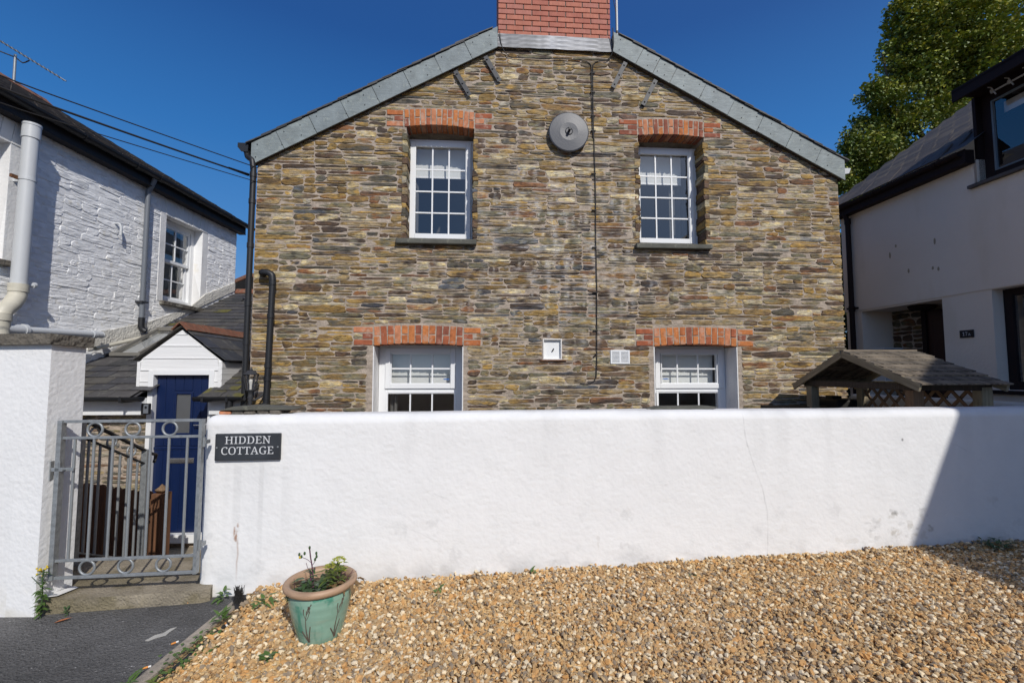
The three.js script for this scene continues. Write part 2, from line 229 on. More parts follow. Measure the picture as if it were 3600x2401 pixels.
function rubble({ s0, s1, y0, top, holes = [], clips = [], hR = [.034, .108], lR = [.12, .56], seed, palette, proud = [.002, .012], cell = .02, gap = .009, relief = .009, warp = 1, stain }) {
  const R = RNG(seed), n = Math.round((s1 - s0) / cell), H = new Float64Array(n).fill(y0), stones = [];
  const X = (i) => s0 + i * cell, inHole = (i, y) => holes.find((h) => X(i) + cell / 2 > h[0] && X(i) + cell / 2 < h[1] && y > h[2] - .012 && y < h[3] - .004);
  for (let guard = 0; guard < 60000; guard++) {
    let i = -1; for (let k = 0; k < n; k++) if (H[k] < 900 && (i < 0 || H[k] < H[i] - 1e-6)) i = k;
    if (i < 0) break;
    const y = H[i], hole = inHole(i, y);
    if (hole) { H[i] = hole[3]; continue; }
    if (y >= top(X(i + .5))) { H[i] = 999; continue; }
    let j = i + 1; while (j < n && Math.abs(H[j] - y) < .012 && !inHole(j, y)) j++;
    const seg = j - i, left = i ? H[i - 1] - y : 0, right = j < n ? H[j] - y : 0;
    let hh = hR[0] + (hR[1] - hR[0]) * Math.pow(R(), 1.35), want = Math.round((lR[0] + (lR[1] - lR[0]) * Math.pow(R(), 1.3)) / cell);
    if (hh < hR[0] * 1.5) want = Math.round(want * 1.1);
    if (seg - want < Math.max(3, .09 / cell)) want = seg * cell <= lR[1] * 1.25 ? seg : Math.round(seg / 2);
    const fit = (d) => d > hR[0] * .8 && d < hR[1] * 1.15;
    if (fit(left) && R() < .5) hh = left; else if (want === seg && fit(right) && R() < .5) hh = right;
    if (seg * cell < .07) { const d = Math.min(left > 0 ? left : 9, right > 0 ? right : 9); if (d < hR[1] * 1.5) { hh = Math.max(d, .012); want = seg; } }
    want = Math.max(1, Math.min(want, seg));
    for (let k = i; k < i + want; k++) for (const h of holes) if (X(k) + cell / 2 > h[0] && X(k) + cell / 2 < h[1] && h[2] > y - .001 && h[2] < y + hh + hR[0] * .7) hh = Math.max(.001, h[2] - y);
    for (let k = i; k < i + want; k++) H[k] = y + hh;
    const w = want * cell - gap * (.7 + .6 * R()), ht = hh - gap * (.6 + .6 * R());
    if (ht < .012 || w < .025) continue;
    const cx = X(i) + want * cell / 2, cy = y + hh / 2, K = w > .22 ? 20 : 14, ex = 3.2 + 7 * R() * R(), sk = (R() - .5) * .9, taper = (R() - .5) * .6;
    let P = [];
    for (let k = 0; k < K; k++) {
      const a = (k + .5) / K * Math.PI * 2, ca = Math.cos(a), sa = Math.sin(a), e = Math.max(Math.abs(ca), Math.abs(sa)), q = Math.pow(Math.pow(Math.abs(ca), ex) + Math.pow(Math.abs(sa), ex), -1 / ex);
      let x = ca * q * w / 2, yy = sa * q * ht / 2; yy *= 1 + taper * x / (w / 2); x += yy * sk + (R() - .5) * .016 * Math.min(1, w / .1); yy += (R() - .5) * Math.min(.014, ht * .24);
      x += cx; yy += cy;
      P.push([x, yy + warp * (.022 * (vn(x * 1.1, yy * 1.5, seed + 1) - .5) + .012 * (vn(x * 4, yy * 3, seed + 2) - .5))]);
    }
    for (const [a, b] of clips) P = clipPoly(P, a, b);
    if (P.length < 5) continue;
    let area = 0; for (let k = 0; k < P.length; k++) { const p = P[k], q = P[(k + 1) % P.length]; area += (p[0] * q[1] - q[0] * p[1]) / 2; }
    if (area < .0006) continue;
    const [c1, c2] = palette(cx, cy, R);
    stones.push({ geo: stoneGeo(P, lerp(...proud, R()), c1, c2, R, relief, stain), area, x: cx, y: cy });
  }
  return stones;
}
function layStones(stones, mat, parent, seen = () => 1, limit = 300) {   // the largest ones in view singly, the rest as one
  stones.sort((a, b) => b.area * seen(b) - a.area * seen(a));
  stones.slice(0, limit).forEach((s) => part('stone', s.geo, mat, parent));
  const rest = stones.slice(limit);
  if (rest.length) { const m = part('small_stones', mergeGeometries(rest.map((s) => s.geo), false), mat, parent); m.userData.kind = 'stuff'; }
}
const PAL = { ochre: C(158, 131, 78), dkochre: C(128, 104, 62), greygreen: C(117, 113, 94), dkgrey: C(88, 84, 75), brown: C(96, 76, 61), dkbrown: C(70, 57, 48), rust: C(134, 92, 60), blue: C(88, 93, 100), dkblue: C(66, 68, 76), cream: C(200, 188, 156), tan: C(157, 140, 110), pale: C(174, 166, 148) };
function pick(R, table) { let t = 0; for (const k in table) t += table[k]; let r = R() * t; for (const k in table) { r -= table[k]; if (r <= 0) return PAL[k]; } return PAL.tan; }
const cottageStain = (x, y) => { const m = Math.exp(-Math.pow((x - .7) / 1.5, 2) - Math.pow((y - 3.2) / 1.3, 2)); return .55 * m * sstep(.52, .72, fbm(x * 34, y * 5, 520, 3)); };
function cottagePalette(s, y, R) {
  const up = sstep(4.4, 5.4, y), mid = Math.exp(-Math.pow((s - .6) / 1.3, 2) - Math.pow((y - 2.9) / .9, 2)), right = sstep(2, 3.6, s), left = sstep(-1.2, -2.6, s), low = sstep(1.9, 1.4, y);
  const tb = { ochre: .75 + 1.3 * up + .6 * right + .5 * left, dkochre: .6 + .7 * up + .4 * left, greygreen: 1.05 + .5 * low, dkgrey: .6 + .4 * left, brown: .75 + .6 * mid, dkbrown: .6 + 1.1 * mid, rust: .26 + .1 * right, blue: .1 + .3 * mid, dkblue: .05 + .5 * mid, cream: .4 + .45 * right, tan: .9 + .6 * right + .3 * low, pale: .16 + .2 * low + .2 * right };
  const c1 = pick(R, tb).clone(), c2 = pick(R, { ...tb, dkgrey: .9, brown: .9 }), k = 1.2 + .42 * R();
  const c3 = c1.clone().lerp(c2, .55 + .45 * R());
  return [c1.multiplyScalar(k), c3.multiplyScalar(k)];
}

// ------------------------------------------------------------------ windows of plastic sections
function bars(list) { return list; }
function casement(parent, { x0, x1, y0, y1, z, sashes, label, fw = .055, transom }) {
  const w = new THREE.Group(); w.name = 'window'; if (label) w.userData.label = label; parent.add(w);
  part('frame', frame4(x0, x1, y0, y1, fw, z - .07, z), M.upvc, w); if (transom) part('transom', box(x0 + fw, x1 - fw, transom[0], transom[1], z - .068, z - .002, .004), M.upvc, w);
  for (const s of sashes) {
    if (s.sash) part('sash', merge([frame4(s.sash[0], s.sash[1], s.sash[2], s.sash[3], s.w, z + .001, z + .022, .005), frame4(s.glass[0] - .016, s.glass[1] + .016, s.glass[2] - .016, s.glass[3] + .016, .016, z - .012, z + .010, .004)]), M.upvc, w);
    else part('glazing_bead', frame4(s.glass[0] - .03, s.glass[1] + .03, s.glass[2] - .03, s.glass[3] + .03, .03, z - .02, z + .006, .005), M.upvc, w);
    const [gx0, gx1, gy0, gy1] = s.glass, gz = z - .022, t = .0105;
    part('pane', box(gx0 - .004, gx1 + .004, gy0 - .004, gy1 + .004, gz - .0005, gz), s.frost ? M.glassFrost : M.glass, w).geometry = uvs(new THREE.PlaneGeometry(gx1 - gx0 + .008, gy1 - gy0 + .008).translate((gx0 + gx1) / 2, (gy0 + gy1) / 2, gz));
    for (const x of s.v) part('glazing_bar', box(x - t, x + t, gy0, gy1, gz + .002, gz + .013, .003), M.upvc, w);
    for (const y of s.h) { const xs = [gx0, ...s.v, gx1]; for (let i = 0; i < xs.length - 1; i++) part('glazing_bar', box(xs[i] + (i ? t : 0), xs[i + 1] - (i < xs.length - 2 ? t : 0), y - t, y + t, gz + .002, gz + .012, .003), M.upvc, w); }
  }
  return w;
}
function soldierArch(parent, x0, x1, yBot, yTop, rise, wingL, wingR, seed, n = 13) {     // brick lintel: upright bricks, whole and halved in turn, keyed into the wall at both ends
  const R = RNG(seed), a = new THREE.Group(); a.name = 'lintel'; parent.add(a);
  const pitch = (x1 - x0) / n, up = (t) => rise * (1 - Math.pow(2 * t - 1, 2)), mat = () => M.brick[(R() * 5) | 0];
  part('mortar_bed', prism([[x0 - wingL * .72, yBot], [x0 - .01, yBot + .004], ...Array.from({ length: 9 }, (_, i) => [lerp(x0, x1, i / 8), yBot + up(i / 8) + .012]), [x1 + .01, yBot + .004], [x1 + wingR * .72, yBot], [x1 + wingR * .72, yTop + .004], ...Array.from({ length: 9 }, (_, i) => [lerp(x1, x0, i / 8), yTop + up(1 - i / 8) * .8 + .012]), [x0 - wingL * .72, yTop + .004]], -.23, .004), M.mortar, a);
  for (let i = 0; i < n; i++) {
    const t = (i + .5) / n, cx = lerp(x0, x1, t), b = yBot + up(t), e = yTop + up(t) * .8, w = pitch - .014, rows = i % 2 ? [[b, e]] : [[b, (b + e) / 2 - .007], [(b + e) / 2 + .006, e]];
    for (const [p, q] of rows) { const g = box(-w / 2, w / 2, -(q - p) / 2, (q - p) / 2, -.215, .008 + R() * .006, .005); rough(g, .006, 30, seed + i); g.rotateZ(-(t - .5) * .14 * (1 + .2 * R())); g.translate(cx, (p + q) / 2, 0); part('brick', uvs(g, 1, R() * 9, R() * 9), mat(), a); }
  }
  for (const [sx, wing] of [[-1, wingL], [1, wingR]]) {
    const h = (yTop - yBot) / 3, o = sx < 0 ? x0 : x1;
    for (let k = 0; k < 3; k++) { const l = k === 1 ? wing * .55 : wing * (.94 + .06 * R()), g = rough(box(o + sx * .012, o + sx * (l - .008), yBot + k * h + .006, yBot + (k + 1) * h - .006, -.09, .007 + R() * .007, .005), .006, 30, seed + 40 + k); part('brick', uvs(g, 1, R() * 9, R() * 9), mat(), a); }
  }
  return a;
}

// ------------------------------------------------------------------ the stone cottage
const cottage = inFront('stone_cottage', 'brown rubble stone gable cottage with slate verges and brick lintels', 'house');
{
  const A0 = -3.25, A1 = 4.54, RIDGE = .617, slope = .551, roofY = (s) => 4.29 + slope * (3.25 + RIDGE - Math.abs(s - RIDGE)) - .0 + (s > RIDGE ? -.0 : 0);
  const topY = (s) => (s < RIDGE ? 4.16 + slope * (s + 3.3) : 4.19 + .523 * (4.6 - s)) + .05;
  const OP = { ul: [-1.385, -.5, 3.245, 4.75], ur: [1.71, 2.634, 3.235, 4.75], ll: [-1.755, -.63, .25, 1.885], lr: [1.875, 3.01, .25, 1.895] };
  const hole = ([a, b, c, d]) => [[a, c], [b, c], [b, d], [a, d]];
  const wall = part('wall', prism([[A0, -.7], [A1 - .03, -.7], [A1, topY(A1)], [1.36, topY(1.36)], [1.36, 6.1], [-.19, 6.1], [-.19, topY(-.19)], [A0, topY(A0)]], -.42, 0, [...Object.values(OP).map(([a, b, c, d]) => hole([a, b, c, d + .054])), [[.41, 1.725], [.64, 1.725], [.64, 1.98], [.41, 1.98]]]), M.mortar, cottage);
  const lin = { ul: [-1.42, -.503, 4.757, 4.985, .04, .24, .25], ur: [1.712, 2.63, 4.757, 4.975, .028, .27, .26], ll: [-1.757, -.63, 1.893, 2.13, .027, .26, .24], lr: [1.873, 3.01, 1.897, 2.13, .028, .25, .24] };
  const holes = [...Object.values(OP), [.395, .655, 1.7, 1.99], [1.29, 1.54, 1.665, 1.84]];
  for (const k in lin) { const [a, b, c, d, , l, r] = lin[k], h = (d - c) / 3; holes.push([a, b, c - .02, d + .045], [a - l, a, c, c + h], [a - l * .55, a, c + h, d - h], [a - l, a, d - h, d], [b, b + r, c, c + h], [b, b + r * .55, c + h, d - h], [b, b + r, d - h, d]); }
  for (const k of ['ll', 'lr']) { const o = OP[k]; holes.push([o[0] - .07, o[0], .3, 1.88], [o[1], o[1] + .07, .3, 1.88]); }   // smooth mortar margins round the lower windows
  const st = rubble({ s0: A0, s1: A1, y0: .55, top: topY, holes, seed: 11, palette: cottagePalette, stain: cottageStain, hR: [.03, .1], lR: [.12, .6], gap: .0085, warp: .75, clips: [[[A1 + .02, .3], [A1 - .005, 4.5]], [[A0 + .004, 5], [A0 + .004, 0]], [[RIDGE, topY(RIDGE - .001)], [A0, topY(A0)]], [[A1, topY(A1)], [RIDGE, topY(RIDGE + .001)]]].map(([a, b]) => [a, b]), proud: [.001, .0095], relief: .006 });
  layStones(st.filter((s) => s.y < 5.95), M.stone, wall, (s) => (s.y > 1.1 ? 1 : 0));
  // rough reveals of the upper windows
  for (const [k, i] of [['ul', 0], ['ur', 1]]) {
    const [, b, c, d] = OP[k], a = OP[k][0], R = RNG(70 + i);
    for (const [x, sx] of [[a, 1], [b, -1]]) { let y = c; while (y < d - .02) { const h = Math.min(.04 + .08 * R(), d - y); if (d - y - h < .03) { break; } const g = rough(box(x - sx * .05, x + sx * (.006 + .02 * R()), y + .005, y + h - .004, -.27, .006 + .006 * R(), .006), .02, 18, 80 + i); const cc = cottagePalette(x, y, R)[0]; g.setAttribute('color', new THREE.BufferAttribute(new Float32Array(g.attributes.position.count * 3).map((_, q) => [cc.r, cc.g, cc.b][q % 3] * .9), 3)); part('jamb_stone', g, M.stone, wall); y += h; } }
  }
  for (const k in lin) soldierArch(cottage, ...lin[k], 90 + k.charCodeAt(0) + k.charCodeAt(1));
  // hidden sides, back and floor close the house
  part('side_walls', merge([box(A0, A0 + .4, -.7, 4.2, -7.6, -.42), box(A1 - .4, A1, -.7, 4.2, -7.6, -.42), box(A0, A1, -.7, 4.2, -8, -7.6), box(A0 + .4, A1 - .4, -.6, -.5, -7.6, -.42)]), M.mortar, cottage);
  part('interior', merge([box(A0 + .4, A1 - .4, 2.35, 2.6, -7.6, -.42), box(A0 + .4, A1 - .4, -.5, 6, -2.6, -2.5)]), M.room, cottage);
  // white reveals of the lower windows
  for (const k of ['ll', 'lr']) { const o = OP[k], g = merge([rough(box(o[0] - .004, o[0] + .008, .26, o[3] - .004, -.31, .003), .006, 8, 7), rough(box(o[1] - .008, o[1] + .004, .26, o[3] - .004, -.31, .003), .006, 8, 9)]); part('reveal', uvs(g), M.whitePaint, cottage, 'white painted window reveal'); }
  // windows
  const big = (o, L, Rr) => casement(cottage, { x0: o[0] + .0, x1: o[1] - .0, y0: o[2] + .065, y1: o[3] - .03, z: -.24, sashes: [{ sash: [L - .075, Rr + .075, 3.345, 4.68], w: .068, glass: [L, Rr, 3.412, 4.612], v: [L + (Rr - L) / 3, L + (Rr - L) * 2 / 3], h: [3.705, 4.0, 4.305] }] });
  const wul = big(OP.ul, -1.29, -.622), wur = big(OP.ur, 1.815, 2.505);
  for (const [w, a, b] of [[wul, -1.34, -.56], [wur, 1.76, 2.49]]) {
    part('blind', box(a, b, 4.275, 4.7, -.425, -.423), M.blind, w); part('blind_rail', box(a, b, 4.255, 4.28, -.432, -.418, .004), M.upvc, w);
  }
  const fold = (x0, x1, y0, y1, z) => { const g = new THREE.PlaneGeometry(x1 - x0, y1 - y0, 30, 1), p = g.attributes.position; for (let i = 0; i < p.count; i++) p.setZ(i, .025 * Math.sin(p.getX(i) * 75)); g.translate((x0 + x1) / 2, (y0 + y1) / 2, z); g.computeVertexNormals(); return uvs(g); };
  part('curtain', fold(2.33, 2.6, 3.3, 4.7, -.5), M.curtain, wur); part('curtain', fold(-1.4, -1.285, 3.3, 4.7, -.5), M.curtain, wul);
  const low = (o, fx0, fx1, sash, glass, lg, v, frost) => casement(cottage, { x0: fx0, x1: fx1, y0: .3, y1: 1.92, z: -.3, fw: .115, transom: [1.27, 1.4], sashes: [{ sash, w: .066, glass, v, h: [1.603], frost }, { glass: lg, v, h: [], frost }] });
  const wll = low(OP.ll, -1.745, -.64, [-1.66, -.735, 1.34, 1.875], [-1.578, -.808, 1.412, 1.795], [-1.622, -.755, .45, 1.277], [-1.333, -1.045], false);
  const wlr = low(OP.lr, 1.885, 3.0, [2.0, 2.96, 1.335, 1.88], [2.097, 2.873, 1.411, 1.796], [2.042, 2.915, .45, 1.282], [2.32, 2.616], true);
  for (const [w, o] of [[wll, OP.ll], [wlr, OP.lr]]) part('blind', box(o[0] + .12, o[1] - .12, 1.39, 1.88, -.445, -.443), M.blind, w);
  for (const [w, x, y] of [[wll, -.857, 1.463], [wlr, 2.155, 1.466]]) part('sticker', new THREE.CircleGeometry(.048, 20).scale(1, .17, 1).translate(x, y, -.3195), flat([.03, .13, .42]), w, 'small blue sticker inside the glass');
  part('curtain', fold(-1.62, -1.53, .4, 1.3, -.48), M.curtain, wll);
  // slate sills
  for (const [a, b, y] of [[-1.495, -.465, 3.245], [1.64, 2.68, 3.24]]) part('sill', rough(box(a, b, y - .052, y + .016, -.17, .075, .012), .014, 9, 33), M.sill, cottage);
  // slate verges and the slates above them
  const vj = [[-3.306, -3.009, -2.612, -2.22, -1.83, -1.43, -1.032, -.639, -.195], [1.364, 1.789, 2.023, 2.257, 2.661, 3.058, 3.463, 3.871, 4.281, 4.6]];
  const Rv = RNG(5);
  vj.forEach((xs, side) => {
    const dx = side ? -.115 : .11, ty = side ? (s) => 4.472 + .524 * (4.6 - s) : (s) => 4.44 + .551 * (s + 3.306), H = .283;
    for (let i = 0; i < xs.length - 1; i++) {
      const a = xs[i] + .0025, b = xs[i + 1] - .0025, d0 = (side ? i === 0 : i === 0) ? 0 : dx, d1 = i === xs.length - 2 ? 0 : dx, e = .004 * (Rv() - .5);
      const lowA = side === 0 && i === 0 ? a + .0 : a + d0, lowB = b + d1;
      const g = prism([[lowA, ty(lowA) - H + e], [lowB, ty(lowB) - H + e], [b, ty(b)], [a, ty(a)]], .052 + .004 * Rv(), .068 + .004 * Rv());
      part('verge_slate', rough(g, .004, 14, 60 + i), M.verge[(Rv() * 3) | 0], cottage);
      for (const [q, f] of [[.2, .25], [.8, .25], [.25, .8], [.75, .75]]) { const x = lerp(a, b, q), y = ty(x) - H * (1 - f); if (i % 2 || q < .5) part('nail', rod([x, y, .06], [x, y, .078], .006, 6), M.iron, cottage); }
    }
    const xa = xs[0], xb = xs[xs.length - 1];
    part('verge_board', prism([[xa + (side ? 0 : .03), ty(xa + .03) - .275], [xb - (side ? .03 : 0), ty(xb) - .265], [xb - .01, ty(xb) - .02], [xa + .01, ty(xa) - .02]], -.02, .05), M.darkWood, cottage);
    const n = 17;
    for (let i = 0; i < n; i++) for (let L = 0; L < 2; L++) {
      const s0 = side ? lerp(4.66, 1.37, i / n) : lerp(-3.37, -.2, i / n), s1 = s0 + (side ? -1 : 1) * .31, l = .012 * L;
      const y0 = ty(s0) + .012 + l + .012, y1 = ty(s1) + .004 + l, m = .011;
      if (i === n - 1) continue;
      const pts = side ? [[s1, y1], [s0, y0], [s0, y0 + m], [s1, y1 + m]] : [[s0, y0], [s1, y1], [s1, y1 + m], [s0, y0 + m]];
      part('roof_slate', rough(prism(pts, -.2 - .02 * L, .085 + .012 * Rv() - .01 * L), .004, 20, 300 + i), M.slate[(Rv() * 5) | 0], cottage);
    }
  });
  part('roof', merge([[-3.42, .617, 1], [4.68, .617, -1]].map(([e, r]) => { const ye = e < 0 ? 4.39 : 4.44, yr = 6.6; return prism(e < 0 ? [[e, ye], [r, yr], [r, yr + .03], [e, ye + .03]] : [[r, yr], [e, ye], [e, ye + .03], [r, yr + .03]], -8.1, -.2); })), M.slate[1], cottage);
  // brick chimney on the gable, with a lead apron
  const ch = part('chimney', box(-.178, 1.345, 5.95, 7.62, -.62, -.012), M.chimneyMortar, cottage, 'red brick chimney stack');
  const Rc = RNG(21);
  for (let r = 0; r < 20; r++) {
    const y = 6.085 + r * .0762, x0 = -.188, x1 = 1.355;
    let x = x0 - (r % 2 ? .1155 : 0);
    while (x < x1 - .02) { const a = Math.max(x, x0), b = Math.min(x + .225, x1); if (b - a > .03) part('brick', uvs(box(a + .003, b - .003, y + .005, y + .07, -.11, .003 * Rc(), .004), 1, Rc() * 9, Rc() * 9), M.chimneyBrick[(Rc() * 4) | 0], ch); x += .2315; }
    for (const sx of [0, 1]) { let z = -.115 - (r % 2 ? 0 : -.1); for (; z > -.6;) { const b = Math.max(z - .225, -.632), xx = sx ? [1.25, 1.354] : [-.187, -.08]; if (z <= -.113) part('brick', uvs(box(xx[0], xx[1], y + .005, y + .07, b + .004, z - .004, .004), 1, Rc() * 9, Rc() * 9), M.chimneyBrick[(Rc() * 4) | 0], ch); z -= .2315; } }
  }
  { const g = new THREE.PlaneGeometry(1.56, .205, 60, 8), p = g.attributes.position; for (let i = 0; i < p.count; i++) { const x = p.getX(i), y = p.getY(i); p.setZ(i, (.1 - y) * .12 + .01 * (fbm(x * 6 + 5, y * 9, 600, 3) - .5) + .004); p.setY(i, y - (y < 0 ? .008 * (vn(x * 5, 2, 601) - .5) : 0)); } g.computeVertexNormals(); g.translate(.585, 5.995, .016); part('lead_flashing', clean(g), M.lead, cottage); }
  // iron tie straps and the round wall anchor
  const strap = (a, b) => { const dx = b[0] - a[0], dy = b[1] - a[1], L = Math.hypot(dx, dy), g = box(-.03, .03, -L / 2, L / 2, .035, .043, .002); g.rotateZ(Math.atan2(dy, dx) + Math.PI / 2); g.translate((a[0] + b[0]) / 2, (a[1] + b[1]) / 2, 0); const s = part('iron_strap', g, M.iron, cottage); [.12, .5, .86].forEach((t) => { const x = lerp(a[0], b[0], t), y = lerp(a[1], b[1], t); part('bolt', rod([x, y, -.01], [x, y, .056], .012, 8), M.iron, s); }); };
  strap([-.755, 5.53], [-.56, 5.2]); strap([-.36, 5.75], [-.165, 5.415]); strap([1.965, 5.53], [1.776, 5.165]); strap([1.55, 5.765], [1.365, 5.395]);
  { const pr = [[0, .05], [.045, .05], [.05, .046], [.12, .05], [.2, .044], [.255, .04], [.268, .032], [.268, .02], [0, .02]].map(([r, z]) => new THREE.Vector2(r, z)); const g = new THREE.LatheGeometry(pr, 56).rotateX(Math.PI / 2); g.translate(.75, 4.732, .045); const d = part('anchor_plate', rough(clean(g), .0012, 9, 44), M.ironDisk, cottage, 'round dark grey iron wall anchor plate'); part('anchor_ring', new THREE.TorusGeometry(.045, .006, 8, 24).translate(.75, 4.735, .097), M.iron, d); part('tie_bolt', rod([.75, 4.735, .06], [.75, 4.735, .17], .017, 12), M.iron, d); }
  // recessed white hatch, louvred vent, cable on the wall
  { const h = part('hatch', box(.41, .64, 1.725, 1.98, -.05, -.035, .004), flat([.8, .81, .81], .5), cottage, 'small white metal hatch with rusty edges'); part('hatch_rim', frame4(.4, .65, 1.715, 1.99, .016, -.05, .008, .004), flat([.72, .7, .67], .6), h); part('rusty_ledge', rough(box(.36, .71, 1.702, 1.714, -.03, .03, .002), .008, 20, 4), M.rust, h); part('latch', beam([.53, 1.83, -.03], [.54, 1.86, .012], .016, .012, .003), M.iron, h); }
  { const v = new THREE.Group(); v.name = 'air_vent'; v.userData.label = 'bright metal louvred air vent'; cottage.add(v); part('vent_frame', merge([frame4(1.288, 1.545, 1.664, 1.845, .022, .004, .016, .003), box(1.405, 1.428, 1.686, 1.823, .005, .015)]), M.aluminium, v); part('vent_back', box(1.3, 1.535, 1.68, 1.83, .0, .004), flat([.62, .63, .64], .5), v); for (const [a, b] of [[1.311, 1.404], [1.429, 1.522]]) for (let i = 0; i < 8; i++) { const y = 1.69 + i * .0167; part('louvre', prism([[-.0, 0], [-.012, .002], [-.0135, .008], [-.001, .013]].reverse(), a, b).rotateY(Math.PI / 2).translate(0, y, .003), M.aluminium, v); } }
  const wire = (pts, r) => part('cable', tube(pts, r, 0, 6), M.cable, cottage);
  wire([[-.17, 6.1, .05], [-.15, 5.93, .05], [-.1, 5.83, .03], [.0, 5.765, .022], [.4, 5.77, .022], [.79, 5.778, .02], [.98, 5.765, .02], [1.06, 5.73, .02], [1.078, 5.66, .022], [1.078, 5.2, .022], [1.082, 4.9, .02], [1.09, 4.7, .022]], .0055);
  wire([[1.36, 6.2, .09], [1.37, 6.0, .09], [1.36, 5.87, .05], [1.3, 5.79, .024], [1.16, 5.765, .022], [1.1, 5.7, .022], [1.096, 5.2, .02], [1.098, 4.8, .02], [1.108, 4.39, .022], [1.114, 3.9, .02], [1.11, 3.3, .022], [1.116, 2.7, .02], [1.108, 2.1, .022], [1.104, 1.73, .022], [1.09, 1.48, .022], [1.03, 1.42, .022], [.95, 1.405, .02], [.88, 1.41, .016]], .0062);
  for (const y of [5.6, 5.33, 5.0, 4.79, 4.2, 3.7, 3.2, 2.6, 2.1]) part('cable_clip', box(1.06, 1.125, y - .006, y + .006, .01, .032, .003), M.cable, cottage);
  part('wall_hook', beam([1.06, 1.745, 0], [1.09, 1.79, .05], .016, .016, .003), M.iron, cottage);
  // rainwater goods on the left corner
  { const p = [[-.062, 0], [-.062, .03], [-.03, .05], [0, .055], [.03, .05], [.062, .03], [.062, 0], [.055, 0], [.055, .027], [.025, .044], [-.025, .044], [-.055, .027], [-.055, 0]].map(([x, y]) => [x - 3.41, 4.44 - y * 1.6]); part('gutter', prism(p, -7, .055), M.blackPlastic, cottage); part('gutter_end', prism([[-3.475, 4.445], [-3.475, 4.39], [-3.43, 4.335], [-3.35, 4.33], [-3.345, 4.445]], .05, .06), M.blackPlastic, cottage); }
  { const d = part('downpipe', merge([tube([[-3.39, 4.36, -.0], [-3.36, 4.28, .03], [-3.29, 4.22, .06], [-3.27, 4.1, .065]], .035, 20, 14), rod([-3.268, 4.12, .065], [-3.276, 1.15, .065], .035, 18)]), M.blackPlastic, cottage, 'black rainwater downpipe at the corner'); for (const y of [4.06, 3.72, 3.16, 2.43, 1.95, 1.5]) part('pipe_socket', rod([-3.268 - (4.1 - y) * .0026, y, .065], [-3.268 - (4.1 - y) * .0026, y - .06, .065], .041, 18), M.blackPlastic, d); }
  { const d = part('waste_pipe', merge([tube([[-3.13, 2.785, -.02], [-3.1, 2.785, .1], [-3.03, 2.78, .11], [-2.98, 2.75, .11], [-2.968, 2.68, .11]], .041, 24, 16), rod([-2.968, 2.7, .11], [-2.995, 1.22, .11], .036, 18), tube([[-2.994, 1.25, .11], [-2.998, 1.18, .11], [-3.04, 1.13, .12], [-3.13, 1.09, .13]], .04, 18, 14)]), M.blackPlastic, cottage, 'short black waste pipe with an elbow on top'); for (const y of [2.68, 2.27, 1.66, 1.5, 1.27]) part('pipe_socket', rod([-2.968 - (2.7 - y) * .018, y, .11], [-2.968 - (2.7 - y) * .018, y - .05, .11], .043, 18), M.blackPlastic, d); }
  part('gutter_end', rough(prism([[4.64, 4.42], [4.65, 4.36], [4.7, 4.335], [4.76, 4.345], [4.79, 4.42]], -.16, -.05), .002, 20, 3), M.palePlastic, cottage, 'pale gutter end at the right eaves');
}

// ------------------------------------------------------------------ slates laid in courses on a roof plane
const slateShapes = {};
function slateField(parent, { o, u, v, rows, cols, gauge, width, mats, limit = 300, keep, seed, th = .008, name = 'slate' }) {
  const R = RNG(seed), U = new THREE.Vector3(...u).normalize(), V = new THREE.Vector3(...v).normalize(), N = U.clone().cross(V).normalize(), key = gauge + '/' + width;
  if (!slateShapes[key]) slateShapes[key] = [0, 1, 2, 3].map((k) => { const g = new THREE.BoxGeometry(width - .005, gauge * 1.75, th, 2, 1, 1).translate(0, gauge * .875, 0); const q = uvs(g, 1, k * .37, k * .61); return rough(q, .006, 13, 700 + k); });
  const B = new THREE.Matrix4().makeBasis(U, V, N), T = new THREE.Matrix4(), rest = [], all = [];
  for (let r = 0; r < rows; r++) for (let c = 0; c < cols + (r % 2); c++) {
    const a = (c + .5 - (r % 2 ? .5 : 0)) * width, b = r * gauge, p = new THREE.Vector3(...o).addScaledVector(U, a).addScaledVector(V, b).addScaledVector(N, .006);
    const w = keep ? keep(a, b, p) : 1; if (!w) continue;
    all.push([w, p, r, R(), R(), R()]);
  }
  all.forEach(([w, p, r, r1, r2, r3], i) => {
    T.makeRotationX(-(th * 1.5) / gauge).premultiply(B); T.setPosition(p.addScaledVector(N, .012 + .003 * r2));
    const g = slateShapes[key][(r1 * 4) | 0], m = typeof mats === 'function' ? mats(p, r3) : mats[(r3 * mats.length) | 0];
    if (i < limit) { const s = part(name, g, m, parent); s.applyMatrix4(T); s.rotateZ((r2 - .5) * .012); } else rest.push(clean(g.clone()).applyMatrix4(T));
  });
  if (rest.length) { const m = part(name + '_rest', mergeGeometries(rest, false), Array.isArray(mats) ? mats[0] : M.slate[0], parent); m.userData.kind = 'stuff'; }
}

